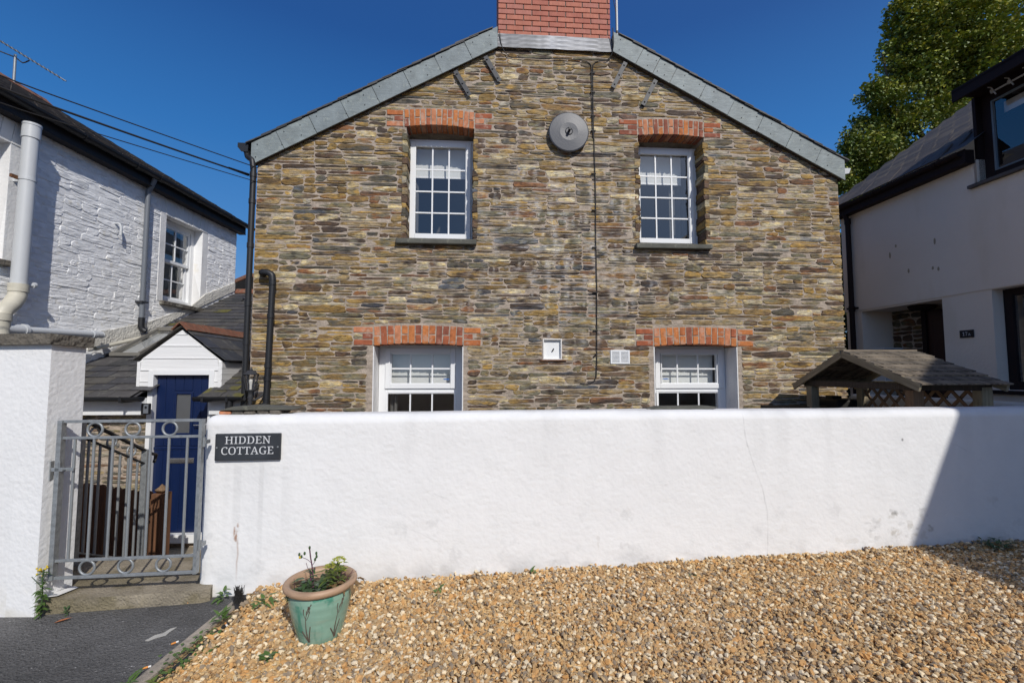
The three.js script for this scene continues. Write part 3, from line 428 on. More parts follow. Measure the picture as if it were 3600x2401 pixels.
// ------------------------------------------------------------------ slate roofed extension with a boarded porch and a blue door
const ext = inFront('cottage_extension', 'low slate roofed extension with white boarded porch gable and blue door', 'house extension');
{
  const RS = .46, ry = (n) => 1.25 + RS * (.15 - n);
  const wl = part('wall', merge([box(-6.2, -4.5, -.7, 1.2, -.5, -.17), box(-3.72, -3.27, -.7, 1.2, -.5, -.17), box(-6.2, -3.27, -.7, 3.0, -4.4, -4.1), box(-4.5, -3.72, -.9, -.52, -.5, -.15)]), M.mortar, ext);
  const pal = (s, y, R) => { const t = { blue: .7, pale: .8, greygreen: .5, tan: .35, rust: .4, cream: .2, brown: .15 }; const a = pick(R, t).clone().lerp(PAL.pale, .25), b = pick(R, t).clone().lerp(PAL.pale, .3); return [a, b]; };
  const st = rubble({ s0: -5.6, s1: -4.51, y0: -.6, top: () => 1.03, seed: 31, palette: pal, hR: [.03, .1], lR: [.15, .42], gap: .022 });
  st.forEach((s) => s.geo.translate(0, 0, -.17)); layStones(st, M.stone, wl);
  // main roof
  const sl = Math.hypot(1, RS), v = [0, RS / sl, -1 / sl];
  part('roof', merge([[-6.2, -4.5, .1], [-3.73, -3.27, .1], [-4.5, -3.73, -.8]].map(([a, b, n]) => quad([a, ry(n) - .01, n], [b, ry(n) - .01, n], [b, ry(-4.15) - .01, -4.15], [a, ry(-4.15) - .01, -4.15]))), M.slate[2], ext);
  const skl = (s, n) => s > -5.68 && s < -5.2 && n < -.9 && n > -1.95;
  slateField(ext, { o: [-6.06, ry(.16), .16], u: [1, 0, 0], v, rows: 26, cols: 11, gauge: .185, width: .255, seed: 41, mats: (p, r) => (p.z > -.35 && p.x > -4.2 ? M.slateMoss : r < .06 ? M.slateMoss : M.slate[(r * 977) % 5 | 0]), keep: (a, b, p) => { if (p.x > -3.36 || p.x < -6) return 0; if (p.x > -4.68 && p.x < -3.6 && p.z > -.1 && !(p.x < -4.5 || p.x > -3.74)) return 0; if (p.x > -4.62 && p.x < -3.68 && p.z > -.95 && p.z < -.1) return 0; return !skl(p.x, p.z - .1); } });
  for (let i = 0; i < 6; i++) part('ridge_tile', rough(prism([[-.13, 0], [0, .1], [.13, 0], [.12, -.02], [0, .075], [-.12, -.02]], 0, .44).rotateY(Math.PI / 2).translate(-6 + i * .455, ry(-4.15) - .01, -4.16), .01, 9, i), M.redTile, ext);
  part('roof_vent', merge([box(-5.31, -5.11, ry(-3.6), ry(-3.6) + .06, -3.7, -3.52, .006), box(-5.3, -5.12, ry(-3.52) - .02, ry(-3.52) + .035, -3.52, -3.5)]), M.iron, ext);
  // skylight
  { const k = new THREE.Group(); k.name = 'skylight'; ext.add(k); const f = (s, n, l) => [s, ry(n) + l, n]; const e = .035;
    part('skylight_frame', merge([beam(f(-5.6, -.98, .05), f(-5.6, -1.9, .05), .04, .06, .004), beam(f(-5.23, -.98, .05), f(-5.23, -1.9, .05), .04, .06, .004), beam(f(-5.62, -.97, .045), f(-5.21, -.97, .045), .05, .05, .004), beam(f(-5.62, -1.9, .06), f(-5.21, -1.9, .06), .06, .06, .004)]), std({ color: new THREE.Color(.17, .16, .14), roughness: .6 }), k);
    part('pane', quad(f(-5.6, -1, .06), f(-5.23, -1, .06), f(-5.23, -1.9, .06), f(-5.6, -1.9, .06)), M.glass, k); part('skylight_well', quad(f(-5.6, -1, .0), f(-5.23, -1, .0), f(-5.23, -1.9, .0), f(-5.6, -1.9, .0)), flat([.32, .33, .33]), k); part('lead_flashing', quad(f(-5.68, -1.9, .03), f(-5.15, -1.9, .03), f(-5.15, -2.06, .045), f(-5.68, -2.06, .045)), M.lead, k); }
  // porch: boarded gable
  const PK = [-4.147, 2.085], GL = -4.645, GR = -3.643, GE = 1.69, gy = (s) => PK[1] - (PK[1] - GE) * Math.abs(s - PK[0]) / .5;
  const porch = part('porch', merge([box(GL + .01, GL + .03, 1.3, GE, -.95, -.12), box(GR - .03, GR - .01, 1.3, GE, -.95, -.12), prism([[GL + .01, 1.35], [-4.5, 1.35], [-4.5, 1.57], [-3.78, 1.57], [-3.78, 1.35], [GR - .01, 1.35], [GR - .01, GE], PK, [GL + .01, GE]], -.16, -.125)]), M.whiteBoard, ext);
  const bd = [[1.34, 1.428, 1], [1.434, 1.568, 1], [1.576, 1.718, 0], [1.724, 1.873, 0], [1.879, 2.016, 0], [2.022, 2.075, 0]];
  for (const [a, b, split] of bd) for (const [p, q] of split ? [[GL + .036, -4.505], [-3.775, GR - .036]] : [[b < 1.72 ? GL + .036 : -9, b < 1.72 ? GR - .036 : 9]]) {
    const half = (y) => .5 * (PK[1] - y) / (PK[1] - GE) - .012, c = PK[0], l = (y) => Math.max(p, c - half(y), GL + .03), r = (y) => Math.min(q, c + half(y), GR - .03);
    const y2 = Math.min(b, 2.07); part('board', merge([prism([[l(a), a], [r(a), a], [r(y2), y2], [l(y2), y2]], -.125, -.104), prism([[l(a) + .002, a], [r(a) - .002, a], [r(a + .012) - .002, a + .012], [l(a + .012) + .002, a + .012]], -.104, -.098)]), M.whiteBoard, porch);
  }
  for (const s of [GL, GR - .036]) part('corner_board', box(s, s + .036, 1.338, GE - .005 + .0, -.13, -.094, .003), M.whiteBoard, porch);
  for (let i = 0; i < 4; i++) { const y0 = 1.4 + i * .075 - .02, n1 = .15 - (y0 - 1.25) / RS; part('board', prism([[.1, y0], [-n1, y0], [-(.15 - (y0 + .07 - 1.25) / RS), y0 + .07], [.1, y0 + .07]].map(([x, y]) => [-x, y]).reverse(), 0, .015).rotateY(-Math.PI / 2).translate(GR + .008, 0, 0), M.whiteBoard, porch); }
  // porch roof slates and red ridge
  const pr = .395 / .5, pl = Math.hypot(1, pr);
  for (const sx of [-1, 1]) {
    const e = PK[0] + sx * .545, ye = PK[1] + .03 - pr * .545; let k = 0;
    part('porch_roof', prism(sx > 0 ? [[PK[0], PK[1] + .02], [e, ye - .005], [e, ye + .006], [PK[0], PK[1] + .032]] : [[e, ye - .005], [PK[0], PK[1] + .02], [PK[0], PK[1] + .032], [e, ye + .006]], -1.75, -.2), M.slate[0], ext);
    for (let r = 0; r < 3; r++) for (let c = 0; c < 6; c++) {
      const s0 = .555 - r * .2, s1 = Math.max(0, s0 - .27), n0 = -.088 - c * .28, n1 = n0 - .275, y0 = PK[1] + .05 - pr * s0 + .006, y1 = PK[1] + .042 - pr * s1, P = [[PK[0] + sx * s0, y0], [PK[0] + sx * s1, y1], [PK[0] + sx * s1, y1 + .009], [PK[0] + sx * s0, y0 + .009]];
      part('slate', rough(prism(sx > 0 ? P.slice().reverse() : P, n1, n0), .004, 12, 800 + k++), M.slate[(hash(r, c, 3 + sx) * 5) | 0], ext);
    }
  }
  for (let i = 0; i < 4; i++) part('ridge_tile', rough(prism([[-.1, -.075], [0, .03], [.1, -.075], [.09, -.085], [0, .008], [-.09, -.085]], -.44, 0).translate(PK[0], PK[1] + .075, -.06 - i * .445), .012, 10, 20 + i), M.redTile, ext);
  // door frame and door
  part('door_frame', merge([box(-4.505, -4.443, -.42, 1.575, -.2, -.09, .004), box(-3.784, -3.722, -.42, 1.575, -.2, -.09, .004), box(-4.443, -3.784, 1.52, 1.575, -.2, -.091, .004), box(-4.443, -3.784, -.515, -.415, -.22, -.08, .004)]), M.upvc, ext);
  const door = part('door', merge([box(-4.441, -3.786, -.412, .612, -.2, -.165, .003), box(-4.441, -3.786, .624, 1.518, -.2, -.165, .003)]), M.blueDoor, ext, 'dark blue stable door with a narrow window');
  for (let i = 0; i < 6; i++) { const a = -4.43 + i * .106, b = a + .1; for (const [y0, y1] of i === 2 || i === 3 ? [[.64, .755], [1.325, 1.5]] : [[.64, 1.5]]) part('plank', box(a, b, y0, y1, -.166, -.157, .004), M.blueDoor, door); part('plank', box(a, b, -.39, .595, -.166, -.157, .004), M.blueDoor, door); }
  part('door_rail', box(-4.441, -3.786, .598, .634, -.166, -.15, .006), M.blueDoor, door);
  part('window_moulding', frame4(-4.222, -3.992, .772, 1.31, .03, -.166, -.142, .006), M.blueDoor, door); part('pane', new THREE.PlaneGeometry(.18, .49).translate(-4.107, 1.04, -.153), M.glass, door); part('pane_backing', box(-4.2, -4.01, .79, 1.29, -.166, -.16), flat([.12, .125, .13], .3), door);
  part('letterbox', merge([box(-4.262, -3.955, .43, .494, -.162, -.147, .005), box(-4.25, -3.967, .442, .482, -.147, -.141, .004)]), M.steel, door);
  part('door_handle', merge([box(-3.845, -3.812, .78, .98, -.16, -.15, .003), rod([-3.83, .9, -.15], [-3.83, .9, -.105], .009), rod([-3.83, .9, -.108], [-3.95, .9, -.108], .009)]), M.steel, door);
  // fascia boxes, gutters
  part('fascia', box(-6.2, -4.508, 1.04, 1.24, -.17, .0, .004), M.upvc, ext); part('fascia', box(-3.72, -3.275, 1.04, 1.235, -.17, .0, .004), M.upvc, ext);
  const gut = (a, b) => { const p = []; for (let i = 0; i <= 8; i++) { const t = Math.PI * i / 8; p.push([-.055 * Math.cos(t), -.055 * Math.sin(t)]); } for (let i = 8; i >= 0; i--) { const t = Math.PI * i / 8; p.push([-.049 * Math.cos(t), -.049 * Math.sin(t)]); } const q = prism(p, a, b).rotateY(Math.PI / 2); q.translate(0, 1.262, .13); return q; };
  const gutters = [[-6.1, -4.42], [-3.81, -3.24]]; gutters.forEach(([a, b], i) => { const g = part('gutter', gut(a, b), M.blackPlastic, ext); const e = i ? a : b; const d = prism(Array.from({ length: 9 }, (_, k) => [-.058 * Math.cos(Math.PI * k / 8), -.058 * Math.sin(Math.PI * k / 8)]), -.006, .006).rotateY(Math.PI / 2); part('gutter_end', d.translate(e, 1.263, .13), M.blackPlastic, g); for (const x of i ? [-3.7, -3.42] : [-4.62, -5.2]) part('gutter_bracket', merge([box(x - .014, x + .014, 1.195, 1.207, .0, .15, .003), box(x - .014, x + .014, 1.2, 1.27, .185, .193, .003)]), M.blackPlastic, g); });
  { const d = part('downpipe', rod([-3.42, 1.21, .12], [-3.42, .2, .12], .034, 16), M.blackPlastic, ext); part('pipe_socket', rod([-3.42, 1.215, .12], [-3.42, 1.1, .12], .041, 16), M.blackPlastic, d); }
  part('white_pipe', tube([[-3.98, -.62, .25], [-3.8, -.58, .3], [-3.6, -.5, .32]], .03, 12, 10), M.palePlastic, ext);
}
{
  const k = inFront('key_safe', 'small black and grey key safe on the white fascia beside the blue door', 'key safe'); k.position.copy(new THREE.Vector3(-4.43, 1.115, .005).applyAxisAngle(new THREE.Vector3(0, 1, 0), ANG).add(new THREE.Vector3(...FRONT)));
  part('body', box(-.047, .047, -.065, .065, 0, .045, .008), M.blackPlastic, k); part('cover', box(-.012, .044, -.055, .055, .045, .056, .006), M.greyPlastic, k); part('dial', rod([.02, .02, .05], [.02, .02, .062], .014, 14), M.blackPlastic, k);
}
// ------------------------------------------------------------------ wall lantern on the cottage corner
{
  const L = inFront('wall_lantern', 'black carriage lantern with glass sides on the cottage corner by the downpipe', 'lantern'); L.position.copy(new THREE.Vector3(-3.14, 1.12, .2).applyAxisAngle(new THREE.Vector3(0, 1, 0), ANG).add(new THREE.Vector3(...FRONT)));
  const lathe = (p, n = 6) => clean(new THREE.LatheGeometry(p.map((q) => new THREE.Vector2(...q)), n));
  part('finial', lathe([[0, .5], [.012, .49], [.008, .475], [.02, .462], [0, .46]], 10), M.iron, L);
  part('roof', lathe([[.012, .465], [.05, .45], [.062, .425], [.086, .415], [.088, .405], [0, .405]]), M.iron, L);
  const cage = []; for (let i = 0; i < 6; i++) { const a = i / 6 * Math.PI * 2; cage.push(beam([Math.sin(a) * .078, .405, Math.cos(a) * .078], [Math.sin(a) * .048, .225, Math.cos(a) * .048], .008, .008)); }
  part('cage', merge(cage), M.iron, L); part('glass', lathe([[.075, .404], [.046, .226]]), M.glass, L);
  part('bulb', lathe([[0, .36], [.02, .345], [.022, .32], [.014, .28], [.014, .23]], 12), flat([.7, .7, .66], .3), L);
  part('base', lathe([[.05, .228], [.055, .22], [.03, .2], [.024, .16], [.035, .14], [.02, .11], [.026, .08], [.012, .03], [0, .01]], 12), M.iron, L);
  part('arm', merge([tube([[0, .13, 0], [.03, .1, -.03], [.07, .14, -.1], [.1, .2, -.19]], .013, 20, 10), tube([[0, .05, 0], [.02, -.01, -.04], [.03, -.1, -.1]], .01, 14, 8)]), M.iron, L);
  part('backplate', box(.07, .14, .1, .34, -.2, -.17, .012), M.iron, L);
}

// ------------------------------------------------------------------ whitewashed house on the left (local x runs away from the street)
const whiteHouse = thing('whitewashed_house', 'whitewashed rubble stone house with grey slate roof and sash window', 'house', [-5.8, 0, 0], Math.PI / 2);
{
  const WN = [7.66, 8.58, 2.73, 4.19], WL = [4.1, 5.22, 2.82, 4.2], X1 = 9.64, X0 = .6, h = ([a, b, c, d]) => [[a, c], [b, c], [b, d], [a, d]];
  const wall = part('wall', prism([[X0, -.8], [X1, -.8], [X1, 4.5], [X0, 4.5]], -.4, 0, [h(WN), h(WL)]), M.limewashWall, whiteHouse);
  part('back_walls', merge([box(X1 - .4, X1, -.8, 4.5, -8.6, -.4), box(X0, X1, -.8, 4.5, -9, -8.6), box(X0, X0 + .4, -.8, 4.5, -8.6, -.4), box(X0 + .4, X1 - .4, -.7, -.6, -8.6, -.4), side3([[-9, 4.5], [0, 4.5], [-4.3, 7.1]], X1 - .3, X1)]), M.limewashWall, whiteHouse);
  part('interior', box(X0 + .5, X1 - .5, -.5, 4.4, -3, -2.9), M.room, whiteHouse);
  const pal = (s, y, R) => { const k = .97 + .06 * R(); return [new THREE.Color(k, k, k), new THREE.Color(k * .96, k * .965, k * .97)]; };
  const st = rubble({ s0: 3.4, s1: X1, y0: 1.5, top: () => 4.48, holes: [[WN[0] - .14, WN[1] + .16, WN[2] - .05, WN[3] + .28], [WL[0] - .12, WL[1] + .13, WL[2] - .06, WL[3] + .3]], seed: 51, palette: pal, hR: [.035, .12], lR: [.16, .55], gap: .001, proud: [.001, .0085], relief: .007, clips: [] });
  layStones(st, M.limewash, wall, (s) => (s.y > 1.9 + (s.x - 5) * .25 && s.x > 4.9 ? 1 / (s.x * s.x) : 0));
  // smooth plaster round the windows with flat arch blocks
  for (const o of [WN, WL]) { const Ra = RNG(9); const n = 11; for (let i = 0; i < n; i++) { const a = lerp(o[0] - .12, o[1] + .12, i / n), b = lerp(o[0] - .12, o[1] + .12, (i + 1) / n), t = (i + .5) / n - .5; part('arch_block', rough(prism([[a + .002, o[3] - .003], [b - .002, o[3] - .003], [b + t * .08 - .002, o[3] + .26], [a + t * .08 + .002, o[3] + .26]], -.1, .008 + .006 * Ra()), .008, 12, i), M.whitePaint, whiteHouse); } part('reveal', rough(merge([box(o[0] - .13, o[0], o[2], o[3], -.3, .006, .004)]), .008, 9, 2), M.whitePaint, whiteHouse); part('reveal', rough(box(o[1], o[1] + .15, o[2], o[3], -.3, .006, .004), .008, 9, 6), M.whitePaint, whiteHouse); part('sill', rough(box(o[0] - .06, o[1] + .06, o[2] - .06, o[2] + .01, -.2, .07, .01), .008, 9, 6), M.coping, whiteHouse); }
  // sash windows
  for (const o of [WN, WL]) {
    const w = new THREE.Group(); w.name = 'window'; whiteHouse.add(w); const z = -.15, m = (o[2] + o[3]) / 2 + .02, a = o[0] + .09, b = o[1] - .09, c = (a + b) / 2;
    part('frame', frame4(o[0], o[1], o[2] + .01, o[3] - .01, .085, z - .1, z, .005), M.upvc, w);
    part('sash', frame4(a, b, m - .025, o[3] - .09, .05, z - .05, z - .015, .004), M.upvc, w); part('sash', frame4(a, b, o[2] + .09, m + .02, .055, z - .09, z - .052, .004), M.upvc, w);
    for (const [y0, y1, zz] of [[m + .02, o[3] - .14, z - .03], [o[2] + .14, m - .03, z - .07]]) { part('pane', new THREE.PlaneGeometry(b - a - .08, y1 - y0 + .02).translate(c, (y0 + y1) / 2, zz), M.glass, w); part('glazing_bar', box(c - .011, c + .011, y0, y1, zz + .002, zz + .02, .003), M.upvc, w); for (const [p, q] of [[a + .04, c - .011], [c + .011, b - .04]]) part('glazing_bar', box(p, q, (y0 + y1) / 2 - .011, (y0 + y1) / 2 + .011, zz + .002, zz + .019, .003), M.upvc, w); }
    part('curtain', box(lerp(a, b, .3), b, o[2] + .1, o[3] - .1, z - .22, z - .2), flat([.1, .115, .115], .9), w);
  }
  // roof
  const rs = (7.34 - 4.66) / 4.45, sl = Math.hypot(1, rs);
  part('roof', merge([quad([X0 - .2, 4.64, .16], [X1 + .12, 4.64, .16], [X1 + .12, 7.32, -4.3], [X0 - .2, 7.32, -4.3]), quad([X0 - .2, 7.32, -4.3], [X1 + .12, 7.32, -4.3], [X1 + .12, 4.4, -9.2], [X0 - .2, 4.4, -9.2])]), M.oldSlate[1], whiteHouse);
  slateField(whiteHouse, { o: [3.2, 4.665, .19], u: [1, 0, 0], v: [0, rs / sl, -1 / sl], rows: 27, cols: 22, gauge: .195, width: .3, seed: 61, mats: M.oldSlate, th: .013, limit: 300 });
  for (let i = 0; i < 9; i++) part('ridge_tile', rough(prism([[-.15, -.1], [0, .04], [.15, -.1], [.14, -.11], [0, .02], [-.14, -.11]], 0, .44).rotateY(Math.PI / 2).translate(X1 + .1 - .445 * (i + 1), 7.42, -4.3), .01, 9, i), M.redTile, whiteHouse);
  part('fascia', box(X0, X1 + .12, 4.48, 4.63, .0, .12, .004), flat([.02, .018, .02], .6), whiteHouse);
  part('eaves_soffit', box(X0, X1 + .1, 4.47, 4.485, .0, .14), flat([.02, .018, .02], .8), whiteHouse);
  { const p = []; for (let i = 0; i <= 8; i++) { const t = Math.PI * i / 8; p.push([-.06 * Math.cos(t), -.06 * Math.sin(t)]); } for (let i = 8; i >= 0; i--) { const t = Math.PI * i / 8; p.push([-.053 * Math.cos(t), -.053 * Math.sin(t)]); } const g = part('gutter', prism(p, X0, X1 + .25).rotateY(Math.PI / 2).translate(0, 4.655, .19), M.blackPlastic, whiteHouse); for (const x of [5.9, 6.75, 7.2, 8.1, 9.1]) part('gutter_joint', prism(p.map(([a, b]) => [a * 1.1, b * 1.1 - .003]), x, x + .1).rotateY(Math.PI / 2).translate(0, 4.655, .19), M.blackPlastic, g); part('gutter_end', prism(p.slice(0, 9), X1 + .25, X1 + .262).rotateY(Math.PI / 2).translate(0, 4.655, .19), M.blackPlastic, g); }
  // pipes
  { const d = part('soil_pipe', rod([5.29, 4.36, .16], [5.27, 2.5, .16], .075, 24), M.palePlastic, whiteHouse, 'wide pale grey soil pipe'); part('pipe_collar', merge([rod([5.292, 4.45, .16], [5.29, 4.28, .16], .085, 24), rod([5.292, 4.455, .16], [5.292, 4.43, .16], .09, 24)]), M.palePlastic, d); part('pipe_bracket', merge([rod([5.282, 3.8, .16], [5.282, 3.77, .16], .08, 24), box(5.27, 5.3, 3.765, 3.805, 0, .14)]), M.palePlastic, d); part('rusty_bracket', box(5.14, 5.22, 3.765, 3.805, .1, .13, .004), M.rust, d);
    part('pipe_elbow', merge([rod([5.27, 2.56, .16], [5.27, 2.47, .16], .09, 24), tube([[5.27, 2.52, .16], [5.262, 2.42, .16], [5.2, 2.32, .17], [5.12, 2.24, .18], [5.08, 2.14, .18]], .082, 26, 20), rod([5.08, 2.16, .18], [5.08, 1.2, .18], .09, 24), rod([5.08, 2.2, .18], [5.08, 2.12, .18], .1, 24)]), M.creamPlastic, d); part('pipe_stub', merge([rod([5.34, 2.56, .16], [5.42, 2.57, .18], .025, 14), rod([5.4, 2.57, .18], [5.43, 2.575, .18], .034, 14)]), M.palePlastic, d); }
  { const d = part('waste_pipe', rod([5.22, 2.03, .2], [6.32, 2.065, .2], .045, 20), M.palePlastic, whiteHouse, 'pale grey pipe running level along the wall'); part('pipe_socket', merge([rod([5.1, 2.03, .2], [5.3, 2.035, .2], .062, 20), rod([5.3, 2.035, .2], [5.34, 2.036, .2], .07, 20)]), M.palePlastic, d); part('pipe_socket', rod([6.18, 2.06, .2], [6.24, 2.062, .2], .055, 20), M.palePlastic, d); part('pipe_end', rod([6.32, 2.065, .2], [6.42, 2.068, .12], .046, 16), M.palePlastic, d); }
  { const d = part('downpipe', merge([tube([[7.17, 4.6, .16], [7.17, 4.5, .12], [7.17, 4.4, .07]], .036, 12, 14), rod([7.17, 4.42, .065], [7.17, 2.36, .065], .036, 18)]), M.greyPlastic, whiteHouse, 'grey rainwater downpipe'); part('pipe_shoe', merge([rod([7.17, 2.4, .065], [7.17, 2.25, .065], .043, 18), tube([[7.17, 2.28, .065], [7.18, 2.22, .08], [7.2, 2.19, .12]], .04, 10, 14)]), M.blackPlastic, d); part('pipe_bracket', box(7.1, 7.24, 2.63, 2.655, 0, .11, .004), M.iron, d); }
  part('overflow_pipe', tube([[7.33, 2.13, .09], [7.1, 2.07, .09], [6.37, 1.88, .09]], .028, 14, 12), M.creamPlastic, whiteHouse, 'cream pipe sloping down along the roof edge');
  part('small_vent_pipe', tube([[6.66, 3.72, .0], [6.68, 3.72, .06], [6.69, 3.66, .08], [6.69, 3.55, .08]], .018, 14, 10), M.palePlastic, whiteHouse);
  part('cement_fillet', rough(prism([[6.35, 1.86], [7.3, 2.12], [8.2, 2.6], [9.62, 3.25], [9.62, 3.42], [8.7, 3.02], [8.3, 2.72], [7.4, 2.36], [6.7, 2.16], [6.35, 2.1]], .0, .022), .014, 5, 8), std({ map: M.whitePaint.map, color: new THREE.Color(.82, .8, .74), bumpMap: M.whitePaint.bumpMap, bumpScale: .02, roughness: .95 }), whiteHouse);
}
function side3(pts, x0, x1) { return prism(pts.map(([z, y]) => [z, y]), -x1, -x0).rotateY(-Math.PI / 2); }   // polygon in z, y with thickness along x

// ------------------------------------------------------------------ rendered house on the right, in its own shade
const side = side3;
const rightHouse = inFront('rendered_house', 'white rendered house in shade with brown gutters and a dormer window', 'house');
{
  const S = 6, holes = (r) => r.map(([a, b, c, d]) => [[a, c], [b, c], [b, d], [a, d]]);
  const sideH = (pts, x0, x1, hs) => prism(pts, -x1, -x0, hs).rotateY(-Math.PI / 2);
  part('upper_wall', sideH([[-1.72, 2.6], [6, 2.6], [6, 4.3], [2.9, 4.3], [2.9, 3.95], [.56, 3.95], [.56, 4.3], [-1.72, 4.3]], S - .012, S + .25), M.renderShade, rightHouse);
  part('lower_wall', merge([side([[-1.7, -.8], [-1.38, -.8], [-1.38, 2.6], [-1.7, 2.6]], S, S + .54), side([[-.01, -.8], [.61, -.8], [.61, 2.6], [-.01, 2.6]], S, S + .54), sideH([[.61, -.8], [6, -.8], [6, 2.6], [.61, 2.6]], S, S + .3, holes([[.62, 2.7, 1.34, 2.59]])), side([[-1.38, -.8], [-.01, -.8], [-.01, .2], [-1.38, .2]], S + .1, S + .54)]), M.renderShade, rightHouse);
  part('end_walls', merge([box(S + .25, 11, -.8, 4.3, -1.72, -1.5), side([[-1.38, 2.57], [-.01, 2.57], [-.01, 2.6], [-1.38, 2.6]], S, S + .54), box(11, 11.2, -.8, 4.3, -1.7, 6), box(S + .6, 11, -.8, -.7, -1.5, 6), prism([[S, 4.3], [11, 4.3], [11, 7.9], [10.5, 7.7]], -1.7, -1.5)]), M.renderShade, rightHouse);
  part('interior', merge([box(7.6, 7.7, -.7, 5, -1.5, 6), box(S + .3, 7.6, 2.7, 2.8, .3, 6)]), M.room, rightHouse);
  for (const [z, y, h] of [[-.77, 3.38, .1], [-.66, 3.5, .05], [-.05, 3.4, .09], [-.47, 3.07, .07], [-.1, 3.03, .05], [-.02, 3.0, .06]]) part('stain', uvs(rough(new THREE.CircleGeometry(.016, 14).scale(1, h / .032, 1).rotateY(-Math.PI / 2).translate(S - .015, y, z), .004, 40, 3)), flat([.36, .29, .2], .9), rightHouse);
  // porch recess
  const back = part('porch_wall', box(S + .54, S + .7, -.8, 2.6, -1.38, -.01), M.mortar, rightHouse);
  { const st = rubble({ s0: .76, s1: 1.38, y0: .4, top: () => 2.57, seed: 71, palette: (s, y, R) => { const t = { brown: 1, dkgrey: 1, rust: .4, greygreen: .6, dkochre: .4 }; return [pick(R, t), pick(R, t)]; }, hR: [.05, .13], lR: [.15, .4], gap: .02 }); st.forEach((q) => q.geo.rotateY(-Math.PI / 2).translate(S + .54, 0, -2.14)); layStones(st, M.stone, back, () => 1, 60); }
  part('front_door', merge([box(S + .47, S + .53, -.7, 2.5, -.7, -.02, .004), box(S + .455, S + .47, .1, 1.0, -.6, -.12, .006), box(S + .455, S + .47, 1.15, 2.35, -.6, -.12, .006)]), flat([.03, .009, .009], .45), rightHouse); part('door_frame', box(S + .44, S + .54, -.7, 2.56, -.77, -.7, .004), M.brownPlastic, rightHouse);
  part('meter_box', merge([box(S + .2, S + .52, 1.35, 1.93, -1.375, -1.2, .006), box(S + .19, S + .53, 1.93, 1.96, -1.378, -1.18, .006)]), flat([.7, .71, .72], .5), rightHouse, 'pale meter cabinet in the porch');
  part('ceiling_light', clean(new THREE.LatheGeometry([[0, -.07], [.14, -.06], [.17, -.03], [.175, 0], [0, 0]].map((q) => new THREE.Vector2(...q)), 24).translate(S + .3, 2.565, -.6)), M.brownPlastic, rightHouse);
  // lower window
  { const w = new THREE.Group(); w.name = 'window'; rightHouse.add(w); const f = (g) => g.rotateY(-Math.PI / 2).translate(S + .15, 0, 0); part('frame', f(frame4(.62, 2.7, 1.34, 2.6, .1, -.07, 0, .005)), M.brownPlastic, w); part('pane', f(uvs(new THREE.PlaneGeometry(1.88, 1.06)).translate(1.66, 1.97, -.02)), M.glass, w); part('net_curtain', f(uvs(new THREE.PlaneGeometry(1.88, 1.06)).translate(1.66, 1.97, -.14)), std({ map: ctex(256, 256, (u, v) => { const l = fbm(u * 3, v * 40, 900, 4, 3, 40), b = vn(u * 60, v * 60, 901, 60, 60), k = .12 + .4 * l * b; return [k, k, k]; }), roughness: .95 }), w); part('sill', box(S - .06, S + .16, 1.29, 1.335, .54, 2.78, .006), M.brownPlastic, rightHouse); }
  // eaves, gutter, roof
  part('fascia', box(S - .145, S - .131, 4.26, 4.45, -1.76, .54, .003), M.brownPlastic, rightHouse);
  part('eaves_soffit', box(S - .13, S - .014, 4.262, 4.44, -1.74, .54), M.brownPlastic, rightHouse);
  { const p = []; for (let i = 0; i <= 8; i++) { const t = Math.PI * i / 8; p.push([-.06 * Math.cos(t), -.06 * Math.sin(t)]); } for (let i = 8; i >= 0; i--) { const t = Math.PI * i / 8; p.push([-.053 * Math.cos(t), -.053 * Math.sin(t)]); } const g = part('gutter', prism(p, -1.8, .5).translate(S - .165, 4.42, 0), M.brownPlastic, rightHouse); for (const z of [-.9, .1]) part('gutter_joint', prism(p.map(([a, b]) => [a * 1.1, b * 1.1 - .003]), z, z + .1).translate(S - .165, 4.42, 0), M.brownPlastic, g); part('gutter_end', prism(p.slice(0, 9), -1.81, -1.8).translate(S - .165, 4.42, 0), M.brownPlastic, g); }
  { const d = part('downpipe', merge([tube([[S - .12, 4.34, -1.5], [S - .1, 4.25, -1.5], [S - .07, 4.15, -1.5]], .04, 10, 12), rod([S - .07, 4.2, -1.5], [S - .07, -.6, -1.5], .04, 16)]), M.brownPlastic, rightHouse, 'dark brown rainwater downpipe'); for (const y of [4.2, 2.68]) part('pipe_socket', rod([S - .07, y, -1.5], [S - .07, y - .09, -1.5], .048, 16), M.brownPlastic, d); part('pipe_bracket', box(S - .1, S, 2.63, 2.66, -1.58, -1.42, .004), M.brownPlastic, d); }
  const rs = .707, sl = Math.hypot(1, rs);
  part('roof', merge([quad([5.8, 4.455, .6], [5.8, 4.455, -1.8], [10.5, 4.43 + 4.76 * rs, -1.8], [10.5, 4.43 + 4.76 * rs, .6]), quad([6.9, 4.43 + 1.16 * rs, 2.9], [6.9, 4.43 + 1.16 * rs, .6], [10.5, 4.43 + 4.76 * rs, .6], [10.5, 4.43 + 4.76 * rs, 2.9]), quad([10.5, 4.43 + 4.76 * rs, 2.9], [10.5, 4.43 + 4.76 * rs, -1.8], [15, 4.6, -1.8], [15, 4.6, 2.9])]), M.oldSlate[1], rightHouse);
  slateField(rightHouse, { o: [5.79, 4.462, .5], u: [0, 0, -1], v: [1 / sl, rs / sl, 0], rows: 31, cols: 9, gauge: .185, width: .256, seed: 81, mats: (p, r) => M.oldSlate[(hash(Math.round((p.y - 4.46) / .1068), 3, 3) * 2.2 + r * 1.8) | 0], th: .02, limit: 300, keep: (a, b, p) => (p.z < .36 ? 1 : 0) });
